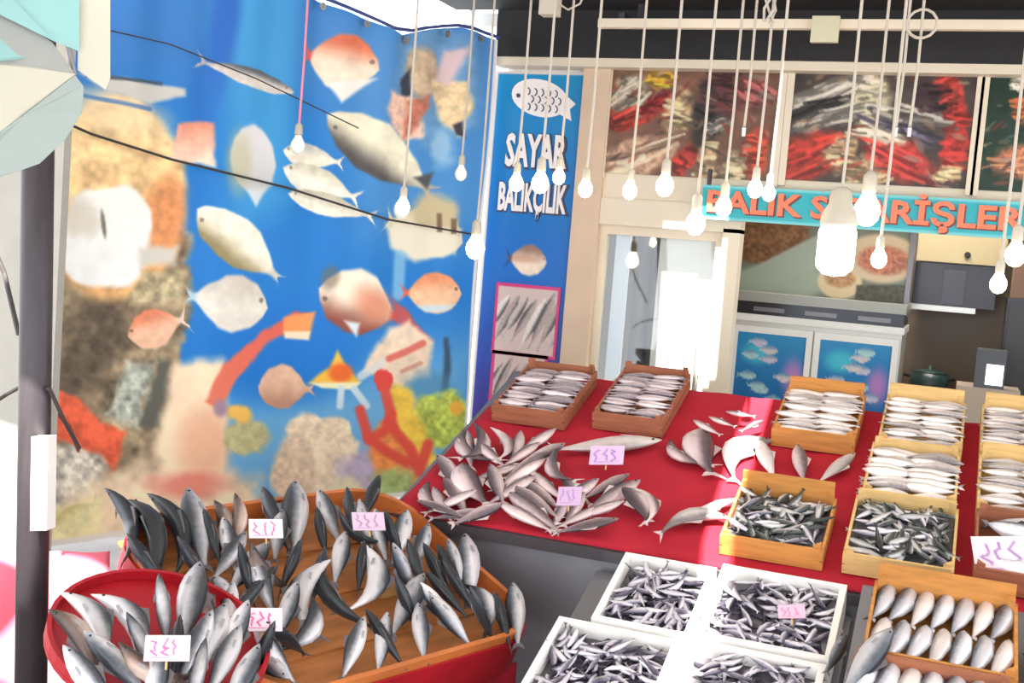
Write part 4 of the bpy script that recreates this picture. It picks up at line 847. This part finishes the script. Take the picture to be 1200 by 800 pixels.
# round red tray resting over the corner
HB = .085; MBt = MT @ T(-.72, .24, HB); RB = .285
circ = [(RB * cos(a), RB * sin(a)) for a in np.linspace(0, 2 * pi, 40, endpoint=False)]
tB = thing('round_red_tray', 'round red tray of fish overlapping the corner of the wooden tray', 'tray', MBt)
obj('base', MB().prism(circ, -.012, 0).mesh('round_base', M_redp), tB); obj('rim', ring_mb(circ, .012, 0.001, .03).mesh('round_rim', M_redp), tB)
def tp(x, y, h): return on(x, y, TN, TP + TN * h)
cA_s, cA_d = 'silver fish leaning head up among others in the wooden tray', 'dark backed fish leaning among the silver ones in the wooden tray'
gA, gB = 'fish packed in the wooden tray', 'fish fanned out on the round red tray'
FA, FBt, FP = [], [], []
TA = [ # kind, head px, tail px, face roll
 ('D1', 143, 577, 168, 655), ('D1', 169, 579, 199, 676), ('D1', 197, 581, 232, 668), ('S0', 222, 577, 240, 662), ('D0', 152, 630, 204, 698),
 ('S0', 286, 628, 252, 676), ('S3', 252, 672, 285, 740), ('S0', 312, 638, 268, 694), ('D0', 320, 668, 278, 712), ('S2', 359, 660, 336, 742),
 ('D2', 362, 668, 418, 740), ('S1', 382, 712, 342, 774), ('S0', 424, 732, 404, 788), ('S0', 330, 788, 286, 758), ('D0', 309, 575, 338, 644),
 ('S0', 347, 568, 345, 645), ('S0', 374, 577, 398, 636), ('D0', 407, 576, 414, 626), ('D0', 443, 560, 424, 612), ('D2', 396, 612, 444, 646), ('S0', 404, 626, 392, 682),
 ('D0', 380, 645, 366, 706), ('B0', 262, 588, 268, 645), ('B0', 284, 592, 276, 640), ('S0', 477, 601, 460, 660), ('S0', 502, 617, 484, 664), ('S2', 448, 646, 438, 722),
 ('S0', 466, 650, 482, 694), ('S0', 494, 676, 460, 742), ('D0', 432, 718, 472, 780), ('S0', 490, 712, 497, 772), ('S0', 494, 688, 532, 734), ('D0', 498, 640, 528, 700),
 ('D0', 514, 642, 545, 700), ('D0', 522, 662, 556, 716), ('S0', 546, 630, 551, 706), ('S1', 563, 682, 585, 744), ('S0', 602, 687, 607, 754), ('D0', 582, 702, 596, 752),
 ('D0', 502, 672, 548, 724), ('S0', 512, 706, 546, 750), ('D0', 300, 690, 262, 730), ('D0', 320, 735, 352, 762), ('S0', 330, 600, 322, 655), ('B0', 295, 655, 325, 690),
 ('D0', 240, 600, 258, 660), ('S0', 422, 590, 436, 640), ('D0', 455, 610, 470, 655), ('S0', 345, 690, 326, 745),
 ('S0', 262, 610, 276, 668), ('D0', 284, 650, 296, 700), ('S0', 300, 662, 318, 712), ('S0', 272, 690, 262, 748), ('D0', 312, 752, 296, 790), ('S0', 306, 744, 338, 790), ('D0', 215, 640, 246, 690), ('B0', 232, 690, 250, 735),
 ('D0', 350, 640, 330, 690), ('S0', 440, 600, 452, 656), ('D0', 480, 640, 496, 692), ('D0', 470, 690, 486, 730), ('S0', 528, 640, 540, 690), ('D0', 556, 700, 574, 742), ('S0', 452, 728, 444, 780), ('D0', 372, 600, 382, 650), ('D0', 426, 640, 420, 690)]
for k, hx, hy, tx, ty in TA:
    Z1 = .10 if hy < ty else .06
    if math.hypot(hx - tx, hy - ty) < 50: Z1 = .13
    h_ = tp(hx, hy, Z1 + rnd.uniform(0, .02)); t_ = tp(tx, ty, .045)
    face = (CAM - h_).normalized() * .7 + TN * .5; roll = rnd.uniform(-.35, .35)
    if k[0] == 'D': roll += -pi / 2 + rnd.uniform(-.3, .3) + (.35 if rnd.random() < .5 else -.35)
    elif rnd.random() < .5: roll += pi
    lab = {'S': cA_s, 'D': cA_d, 'B': 'brownish fish lying deep in the wooden tray'}[k[0]]
    FA.append(put(k, h_, t_, face, roll, lab, gA, .19, .36, 1.16))
TBf = [('S2', 97, 690, 142, 775), ('S2', 136, 690, 188, 776), ('D0', 188, 688, 196, 752), ('S0', 232, 664, 213, 756), ('S0', 264, 712, 220, 800), ('B0', 82, 722, 120, 782), ('S0', 112, 752, 165, 806),
 ('B0', 145, 772, 215, 806), ('S0', 278, 742, 246, 810), ('S0', 296, 770, 268, 830), ('D0', 208, 742, 200, 800), ('S0', 88, 775, 130, 830), ('D0', 236, 770, 222, 830), ('D0', 160, 740, 186, 792), ('S0', 186, 770, 180, 830), ('S0', 240, 735, 214, 790), ('S0', 284, 720, 262, 776)]
for k, hx, hy, tx, ty in TBf:
    h_ = tp(hx, hy, HB + .11 + rnd.uniform(0, .015)); t_ = tp(tx, ty, HB + .05); face = (CAM - h_).normalized() * .7 + TN * .5; roll = rnd.uniform(-.3, .3) + (pi if rnd.random() < .5 else 0)
    if k[0] == 'D': roll -= pi / 2
    lab = {'S': 'silver fish fanned out on the round red tray', 'D': 'dark fish lying between silver ones on the round red tray', 'B': 'brownish fish at the edge of the round red tray'}[k[0]]
    FBt.append(put(k, h_, t_, face, roll, lab, gB, .2, .36, 1.16))

# ------------------------------------------------------------------ fish on the red cloth
def cp(x, y, h): return on(x, y, EN, CO + EN * h)
lp = 'rosy grey fish heaped in the pile on the red cloth'; gp = 'pile of fish on the red cloth'
CF = [('R1', 530, 510, 560, 548), ('R0', 548, 506, 552, 548), ('R1', 572, 503, 560, 545), ('R2', 590, 504, 604, 540), ('R0', 610, 506, 600, 548), ('R0', 514, 534, 545, 575), ('R3', 535, 545, 562, 592),
 ('R1', 488, 568, 514, 608), ('R0', 508, 572, 530, 612), ('R0', 522, 560, 548, 604), ('R0', 584, 592, 536, 612), ('R0', 560, 600, 515, 606), ('R0', 650, 503, 604, 534), ('R0', 645, 526, 592, 560), ('R0', 638, 538, 580, 574), ('R0', 626, 558, 572, 590),
 ('R0', 660, 520, 608, 545), ('R0', 600, 548, 560, 560), ('R0', 575, 545, 590, 590), ('R0', 586, 590, 646, 622), ('R0', 596, 578, 650, 615), ('R0', 604, 570, 654, 606), ('R0', 612, 562, 658, 598), ('R0', 622, 552, 662, 588), ('R1', 640, 532, 654, 572),
 ('R0', 748, 564, 684, 602), ('R0', 735, 556, 684, 584), ('R0', 722, 608, 650, 624), ('R0', 704, 594, 656, 616), ('R0', 668, 582, 646, 620), ('R0', 684, 578, 662, 616), ('R0', 728, 588, 672, 608), ('R0', 660, 560, 690, 590), ('R0', 630, 520, 590, 546),
 ('R0', 700, 562, 655, 592), ('R3', 738, 572, 764, 606), ('R0', 560, 520, 590, 545), ('R0', 500, 590, 540, 604), ('R2', 758, 574, 775, 610), ('R0', 545, 580, 510, 596), ('R0', 615, 590, 655, 622)]
for k, hx, hy, tx, ty in CF:
    h0 = rnd.uniform(.03, .06); h_ = cp(hx, hy, h0 + .015); t_ = cp(tx, ty, h0 - .005)
    FP.append(put(k, h_, t_, (CAM - h_).normalized() * .3 + EN, rnd.uniform(-.4, .4) + (pi if rnd.random() < .5 else 0), lp, gp, .2, .34, 1.1))
SP = [('P0', 776, 515, 645, 527, 'long pale fish stretched flat behind the pile on the red cloth', None), ('P1', 850, 596, 762, 612, 'pale deep bodied fish lying alone towards the small crate', None), ('P0', 862, 584, 800, 606, 'pale fish lying in the sunlit strip of red cloth', None),
 ('R1', 772, 518, 820, 552, 'bent rosy fish at the outside of the ring by the sunlit strip', None), ('R3', 815, 500, 822, 556, 'broad grey fish curled at the centre of the ring by the sunlit strip', None), ('P1', 886, 505, 832, 552, 'pale fish closing the ring in the sunlit strip', None),
 ('R0', 830, 488, 862, 500, 'small fish on top of the ring by the sunlit strip', 'small fish topping the ring'), ('R0', 895, 492, 868, 505, 'small fish on top of the ring by the sunlit strip', 'small fish topping the ring'), ('R0', 850, 482, 885, 488, 'small fish on top of the ring by the sunlit strip', 'small fish topping the ring'), ('R0', 812, 492, 845, 510, 'small fish on top of the ring by the sunlit strip', 'small fish topping the ring'),
 ('P0', 888, 514, 908, 562, 'rosy fish leaning between two small crates, nearest the ring', None), ('R0', 934, 520, 942, 566, 'grey fish standing between two small crates', None), ('P0', 1002, 530, 958, 566, 'pale fish leaning between two small crates, beside the red gap', None)]
for k, hx, hy, tx, ty, lab, g_ in SP:
    hh = .035 if 'top of' not in lab else .065
    h_ = cp(hx, hy, hh + .01); t_ = cp(tx, ty, hh); put(k, h_, t_, (CAM - h_).normalized() * .3 + EN, rnd.uniform(-.25, .25), lab, g_)

# ------------------------------------------------------------------ crates and their fish
def crate(M, W, L, h, m, label, group=None, ends=.02, name='wooden_crate', hb=None):
    """W across, L up the slope; origin at centre of the bottom."""
    c = thing(name, label, 'crate', M, group); th = .009; hb = hb or h + ends
    obj('bottom', MB().box(-W / 2, W / 2, -L / 2, L / 2, 0.001, .008).mesh('crate_bottom', m), c)
    for s in (-1, 1):
        x = s * (W / 2 - th / 2)
        for z0, z1 in ((.009, h * .46), (h * .54, h)): obj('side_board', MB().box(x - th / 2, x + th / 2, -L / 2, L / 2, z0, z1).mesh('side_board', m), c)
        y = s * (L / 2 - th / 2); top = hb if s > 0 else h + ends * .4
        obj('end_board', MB().box(-W / 2 + th, W / 2 - th, y - th / 2, y + th / 2, .009, top).mesh('end_board', m), c)
    for sx in (-1, 1):
        for sy in (-1, 1):
            a, b = sx * (W / 2 - th), sy * (L / 2 - th); q_ = .024
            obj('corner_post', MB().prism([(a, b), (a - sx * q_, b), (a, b - sy * q_)] if sx * sy > 0 else [(a, b), (a, b - sy * q_), (a - sx * q_, b)], .009, h + ends + (.012 if sy > 0 else 0)).mesh('corner_post', m), c)
    return c
SM = {k: fish_meshes(k, m, h, w_, ring=8, parts=False, fork=fk, ben2=b2, bend=b1, prof=[PROF[i] for i in (0, 2, 3, 5, 7, 9, 10)])[0][1] for k, (m, h, w_, fk, b1, b2) in {
  'slim_pale': (PALE, .22, .17, .06, 0, .12), 'slim_rosy': (ROSYL, .21, .16, .06, 0, .1), 'anch0': (ANCH, .2, .15, .06, 0, 0), 'anch1': (ANCH, .2, .15, .06, .2, .25), 'anch2': (ANCH, .2, .15, .06, -.2, -.2),
  'green0': (GREENF, .25, .18, .07, 0, 0), 'green1': (GREENF, .25, .18, .07, .2, .2), 'plump': (SILVERL, .29, .24, .08, 0, .12), 'plump_pale': (PALE, .28, .23, .08, 0, .1)}.items()}
def lay(mesh, name, M, x, y, h, ang, L, roll, label, group, pitch=0):
    """a fish lying in a frame M at (x, y, h), heading ang, lying on its side then rolled."""
    R = Matrix.Rotation(ang, 4, 'Z') @ Matrix.Rotation(pitch, 4, 'Y') @ Matrix.Rotation(pi / 2 + roll, 4, 'X')
    o = obj(name, mesh); o.matrix_world = M @ T(x, y, h) @ R @ Matrix.Scale(L, 4); return tag(o, label, 'fish', group)
NUM = 'one two three four five six seven eight nine ten eleven twelve thirteen fourteen fifteen'.split()
ORD = ['nearest'] + [o_ + ' nearest' for o_ in 'second third fourth fifth sixth seventh eighth ninth tenth eleventh twelfth thirteenth fourteenth fifteenth sixteenth seventeenth eighteenth nineteenth twentieth'.split()]
def relabel(fishes, base, marks):
    rank = {}
    for txt, p in marks:
        for i, f_ in enumerate(sorted(fishes, key=lambda e: (e.location - p).length)): rank.setdefault(f_.name, []).append((i, txt))
    for f_ in fishes:
        i, txt = min(rank[f_.name], key=lambda a: a[0]); f_['label'] = f'{base}, {ORD[i]} the {txt}'
def rows(M, W, L, h0, nrow, cols, Lf, mesh, name, label, group, ang0=0.0, wob=.06, dome=.015, alt=False):
    for i in range(nrow):
        for c_ in range(cols):
            y = -L / 2 + .02 + (L - .04) * (i + .5) / nrow + rnd.uniform(-.003, .003)
            x = (c_ + .5) / cols * W - W / 2 + rnd.uniform(-.008, .008)
            d_ = dome * (1 - (2 * y / L) ** 2)
            ang = ang0 + rnd.uniform(-wob, wob) + (pi if (alt and rnd.random() < .5) else 0)
            lay(mesh, name, M, x, y, h0 + d_ + .006 * (i % 2) + .004 * c_, ang, Lf * rnd.uniform(.92, 1.05), rnd.uniform(-.35, .35), f"{label}, row {NUM[i]} from front" + ('' if cols == 1 else ', nearer the banner' if c_ == 0 else ', away from the banner'), group)
def jumble(M, W, L, h0, n, Lf, meshes, name, label, group, hs=.03, aw=pi):
    for i in range(n):
        x = rnd.uniform(-.5, .5) * (W - Lf * .55); y = rnd.uniform(-.5, .5) * (L - Lf * .55)
        lay(rnd.choice(meshes), name, M, x, y, h0 + hs * i / n, rnd.uniform(-aw, aw), Lf * rnd.uniform(.85, 1.15), rnd.uniform(-.7, .7), label, group, rnd.uniform(-.12, .12))
def cM(x0, x1, s0, s1, h=.012): return MC @ T((x0 + x1) / 2, (s0 + s1) / 2, h)
gc = 'wooden crates on the red counter'
def fill(M, W, L, kind, label, group):
    if kind == 'cross': rows(M, W - .03, L, .048, 15, 2, (W - .03) * .6, SM['slim_rosy'], 'slim_fish', label, group, .05, .1, .02, True)
    if kind == 'pale': rows(M, W - .04, L, .058, 12, 2, (W - .03) * .62, SM['slim_pale'], 'slim_fish', label, group, .0, .08, .025, True)
# rear crates
for (x0, x1, s0, s1, m, kind, h, lab, fl) in [
  (-1.77, -1.45, .74, 1.19, M_wood3, 'cross', .07, 'brown wooden crate at the corner of the counter by the blue sign', 'slim rosy fish, brown crate by blue sign'),
  (-1.345, -1.05, .79, 1.27, M_wood3, 'cross', .07, 'brown wooden crate on the counter before the glass door', 'slim rosy fish, brown crate before door'),
  (-.63, -.315, .85, 1.24, M_wood, 'pale', .075, 'orange wooden crate on the counter before the display fridge', 'pale fish, orange crate before the fridge'),
  (-.235, .065, .87, 1.28, M_wood2, 'pale', .075, 'topmost wooden crate of the column before the black hood', 'pale fish, topmost crate before the hood'),
  (.125, .43, .89, 1.29, M_wood2, 'pale', .075, 'topmost wooden crate of the column before the tall black cabinet', 'pale fish, topmost crate before black cabinet'),
  (.125, .43, .47, .86, M_wood2, 'pale', .075, 'middle wooden crate of the column before the tall black cabinet', 'pale fish, middle crate before black cabinet')]:
    M = cM(x0, x1, s0, s1); crate(M, x1 - x0, s1 - s0, h, m, lab, gc, hb=h + (.055 if kind == 'pale' else .015)); fill(M, x1 - x0, s1 - s0, kind, fl, fl)
x0, x1, s0, s1 = -.25, .06, .47, .85
M = cM(x0, x1, s0, s1); crate(M, x1 - x0, s1 - s0, .075, M_wood2, 'middle wooden crate of the column before the black hood, with bluish fish', gc)
lb = 'silvery fish, middle crate before the hood'; rows(M, x1 - x0 - .03, s1 - s0, .05, 9, 2, .19, SM['plump_pale'], 'silver_fish', lb, lb, .0, .12, .02, True)
for (x0, x1, s0, s1, m, lab, lb) in [(-.265, .07, .06, .45, M_wood2, 'lowest wooden crate of the column before the black hood, with dark small fish', 'small dark fish jumbled in the lowest crate of the column before the hood'),
    (-.66, -.325, .05, .40, M_wood, 'orange wooden crate at the front edge of the counter beside the sunlit strip', 'small dark fish jumbled in the orange crate by the sunlit strip')]:
    M = cM(x0, x1, s0, s1); crate(M, x1 - x0, s1 - s0, .07, m, lab, gc, hb=.135 if m is M_wood else .10)
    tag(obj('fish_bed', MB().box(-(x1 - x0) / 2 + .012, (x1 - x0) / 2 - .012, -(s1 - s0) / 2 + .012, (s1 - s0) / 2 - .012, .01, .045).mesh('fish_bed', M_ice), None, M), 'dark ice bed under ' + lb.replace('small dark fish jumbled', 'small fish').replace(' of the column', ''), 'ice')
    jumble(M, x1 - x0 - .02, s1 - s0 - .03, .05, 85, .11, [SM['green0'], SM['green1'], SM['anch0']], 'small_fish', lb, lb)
x0, x1, s0, s1 = .125, .43, .09, .46
M = cM(x0, x1, s0, s1); crate(M, x1 - x0, s1 - s0, .075, M_wood3, 'lowest wooden crate of the column before the black cabinet, behind a large price card', gc)
lb = 'large silver fish behind the big price card'; rows(M, x1 - x0 - .02, s1 - s0, .055, 5, 1, .26, SM['plump'], 'silver_fish', lb, lb, .0, .1, .02, True)

# foam boxes of anchovies
def foam(M, W, L, h, label):
    b = thing('foam_box', label, 'box', M, 'white foam boxes of anchovies'); t_ = .02
    o = obj('shell', MB().box(-W / 2, W / 2, -L / 2, L / 2, 0.001, .02).box(-W / 2, -W / 2 + t_, -L / 2, L / 2, .02, h).box(W / 2 - t_, W / 2, -L / 2, L / 2, .02, h).box(-W / 2 + t_, W / 2 - t_, -L / 2, -L / 2 + t_, .02, h).box(-W / 2 + t_, W / 2 - t_, L / 2 - t_, L / 2, .02, h).mesh('foam_shell', M_foam), b)
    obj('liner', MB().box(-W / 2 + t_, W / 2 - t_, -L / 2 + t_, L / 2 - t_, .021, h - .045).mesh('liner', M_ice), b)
    return b
stuffV, stuffF = [], []
am = SM['anch0']; av = np.array([v.co[:] for v in am.vertices]); af = [tuple(p.vertices) for p in am.polygons]
FB = [(-.945, -.64, -.405, -.03, 'foam box of anchovies nearest the grey counter front'), (-.625, -.235, -.385, 0.0, 'foam box of anchovies with a pink price card on the fish'), (-1.04, -.66, -.80, -.425, 'foam box of anchovies by the red skirted tray table'), (-.63, -.245, -.80, -.405, 'foam box of anchovies beside the lower wooden crate')]
for i, (x0, x1, s0, s1, lab) in enumerate(FB):
    M = ML @ T((x0 + x1) / 2, (s0 + s1) / 2, 0); W, L = x1 - x0, s1 - s0; foam(M, W, L, LB, lab)
    lb = 'anchovy in the ' + lab.replace(' of anchovies', ''); 
    for k in range(90):
        R = M @ T(rnd.uniform(-.5, .5) * (W - .09), rnd.uniform(-.5, .5) * (L - .09), .074 + .01 * k / 90) @ Matrix.Rotation(rnd.uniform(-pi, pi), 4, 'Z') @ Matrix.Rotation(pi / 2 + rnd.uniform(-.6, .6), 4, 'X') @ Matrix.Scale(.098, 4)
        o_ = len(stuffV); stuffV += [tuple(R @ Vector(v)) for v in av]; stuffF += [tuple(a + o_ for a in f) for f in af]
    jumble(M, W - .02, L - .02, .088, 75, .102, [SM['anch0'], SM['anch1'], SM['anch2']], 'anchovy', lb, lb, .02, pi)
so_ = obj('anchovy_underlayer', MB().add(stuffV, stuffF).mesh('anchovy_underlayer', ANCH, True)); so_['kind'] = 'stuff'; so_['label'] = 'deeper layer of small anchovies showing between the top fish'; so_['category'] = 'anchovies'
# lower crates at the front of the stand
LO2 = Vector((0, 3.70, .85)); ML2 = frame(LO2 - EN * .09, EX, ES, EN)
def support(M, W, L, name, label):
    zt_ = min((M @ Vector((sx * W / 2, -L / 2, 0))).z for sx in (-1, 1)); 
for (x0, x1, s0, s1, m, lab) in [(-.15, .245, -.47, -.12, M_wood, 'lower wooden crate with two neat rows of plump silver fish'), (-.17, .23, -.90, -.49, M_wood3, 'front wooden crate below the two neat rows of plump fish'), (.275, .66, -.70, -.25, M_wood, 'wooden crate beside the crate of neat rows')]:
    M = ML2 @ T((x0 + x1) / 2, (s0 + s1) / 2, 0); W, L = x1 - x0, s1 - s0
    crate(M, W, L, .085, m, lab, 'lower wooden crates before the counter', hb=.15 if lab[0] == 'l' else .105)
    lb = 'plump silver fish, ' + {'l': 'crate of two neat rows', 'f': 'front crate below the neat rows', 'w': 'crate beside the neat rows'}[lab[0]]
    for r_ in range(2):
        for c_ in range(7):
            x = -W / 2 + .035 + (W - .07) * c_ / 6; y = (-.25 + .5 * r_) * L + .01
            lay(SM['plump'] if (c_ + r_) % 3 else SM['plump_pale'], 'plump_fish', M, x, y, .065, pi / 2 - .2 + rnd.uniform(-.05, .05), L * .6, pi + rnd.uniform(-.3, .3), f"{lb}, {'back' if r_ else 'front'} row, number {NUM[c_]} from foam boxes", lb)
sp = thing('crate_shelf', 'steel shelf carrying the lower wooden crates', 'shelf', T(0, 3.3, 0)); Ms2 = T(0, -3.3, 0) @ ML2
obj('shelf_board', MB().box(-.19, .98, -.95, -.03, -.03, -.002, Ms2).mesh('shelf_board', M_grey), sp)
for x_ in (-.18, .94):
    for s_ in (-.1, -.9):
        p = ML2 @ Vector((x_, s_, -.03)); obj('leg', MB().box(p.x, p.x + .03, p.y - 3.3, p.y - 3.27, 0, p.z).mesh('leg', M_lip), sp)
# large fish leaning over the side of the lower crate
h_, t_ = on(1045, 735, EN, LO2 + EN * .04), on(985, 815, EN, LO2 - EN * .02)
put('S0', h_, t_, EN, .3, 'large silver fish hanging over the side of the lower crate', None)
h_, t_ = on(992, 742, EN, LO2 - EN * .05), on(968, 790, EN, LO2 - EN * .08); put('D0', h_, t_, EN, .3, 'dark fish wedged between foam box and lower crate', None)

# ------------------------------------------------------------------ price cards
def paint_card(seed, ink=(206, 92, 150), base=(226, 212, 222)):
    def f(p):
        W, H_ = p.X.max(), p.Y.max(); p.c[:] = base; r = random.Random(seed)
        for d_ in range(3):
            x = W * (.18 + .24 * d_); pts = [(x + r.uniform(-.06, .12) * W, H_ * (.2 + .12 * i) + r.uniform(-.06, .06) * H_) for i in range(6)]
            p.line(pts, W * .022, ink, .9)
        p.line([(W * .12, H_ * .88), (W * .85, H_ * .84)], W * .012, ink, .6)
    return f
CARDS = {}
def card(px0, py0, px1, py1, n, p0, label, seed, ink=(206, 92, 150), base=(228, 214, 224)):
    a, b = on(px0, py1, n, p0), on(px1, py1, n, p0); c_ = on((px0 + px1) / 2, py0, n, p0); ex = (b - a); W = ex.length; ex.normalize()
    ez = (c_ - (a + b) / 2); ez = (ez - ex * ez.dot(ex)); H_ = ez.length; ez.normalize(); ey = ez.cross(ex)
    if ey.dot(CAM - a) > 0: ey = -ey
    t = thing('price_card', label, 'price card', frame(a, ex, ey, ez)); CARDS[seed] = (a + b) / 2
    obj('card', flat_print('card', W, H_, 40, 24, paint_card(seed, ink, base), M_tagpaper, .003), t)
    obj('pick', MB().tube([(W / 2, .005, .0), (W / 2, .005, -.02)], .003, 6).mesh('pick', M_wood2), t)
face = lambda n: (n + (CAM - TP).normalized() * .8).normalized()
fn = face(TN)
card(168, 744, 222, 774, fn, tp(195, 760, HB + .16), 'pale pink price card standing on the round red tray', 1)
card(284, 712, 331, 739, fn, tp(307, 726, .16), 'bright pink price card in the middle of the wooden tray', 2, (226, 60, 140))
card(292, 608, 332, 630, fn, tp(312, 620, .16), 'pink price card at the back of the wooden tray, nearer the round tray', 3)
card(414, 600, 452, 621, fn, tp(433, 611, .16), 'lilac price card at the back of the wooden tray, nearer the counter', 4, (170, 110, 160), (206, 184, 202))
fc = (EN + (CAM - CO).normalized()).normalized()
card(1144, 628, 1216, 672, fc, cp(1180, 650, .11), 'large white price card before the lowest crate', 5, (150, 110, 170), (222, 206, 212))
card(690, 522, 730, 544, fc, cp(710, 534, .075), 'lilac price card leaning on the long pale fish', 6, (150, 110, 180), (206, 176, 206))
card(652, 570, 680, 592, fc, cp(666, 581, .10), 'lilac price card stuck in the pile of fish', 7, (150, 110, 180), (196, 166, 196))
card(912, 708, 944, 724, fc, on(928, 716, EN, LO + EN * .02), 'pink price card lying on the anchovies', 8, (200, 110, 150), (226, 176, 196))
card(668, 440, 690, 458, fc, cp(679, 452, .02), 'bright pink card at the back of the counter beside the door', 10, (236, 40, 100), (244, 70, 120))

# ------------------------------------------------------------------ tell the single fish apart by what they lie next to
mk = [('bright pink price card', CARDS[2]), ('pink price card at the back', CARDS[3]), ('lilac price card at the back', CARDS[4]), ('corner towards the foam boxes', MT @ Vector((.5, .0, .05))), ('corner behind the steel pole', MT @ Vector((-.5, .8, .05))), ('corner touching the grey counter', MT @ Vector((.5, .75, .05))), ('corner towards the round tray', MT @ Vector((-.5, .4, .05)))]
for k, base in (('silver_fish', 'silver fish in the wooden tray'), ('dark_fish', 'dark backed fish in the wooden tray'), ('brown_fish', 'brownish fish in the wooden tray')):
    relabel([f_ for f_ in FA if f_.name.startswith(k)], base, mk)
mk = [('price card on that tray', CARDS[1]), ('steel pole', MBt @ Vector((-.28, .1, 0))), ('bright pink price card', CARDS[2])]
for k, base in (('silver_fish', 'silver fish on the round red tray'), ('dark_fish', 'dark fish on the round red tray'), ('brown_fish', 'brownish fish on the round red tray')):
    relabel([f_ for f_ in FBt if f_.name.startswith(k)], base, mk)
mk = [('lilac card in the pile', CARDS[7]), ('lilac card by long fish', CARDS[6]), ('brown crate by the blue sign', MC @ Vector((-1.6, .74, .03))), ('cloth corner by the tray', MC @ Vector((-1.85, 0, 0))), ('crate by the sunlit strip', MC @ Vector((-.66, .2, .03)))]
relabel(FP, 'rosy fish piled on the red cloth', mk)
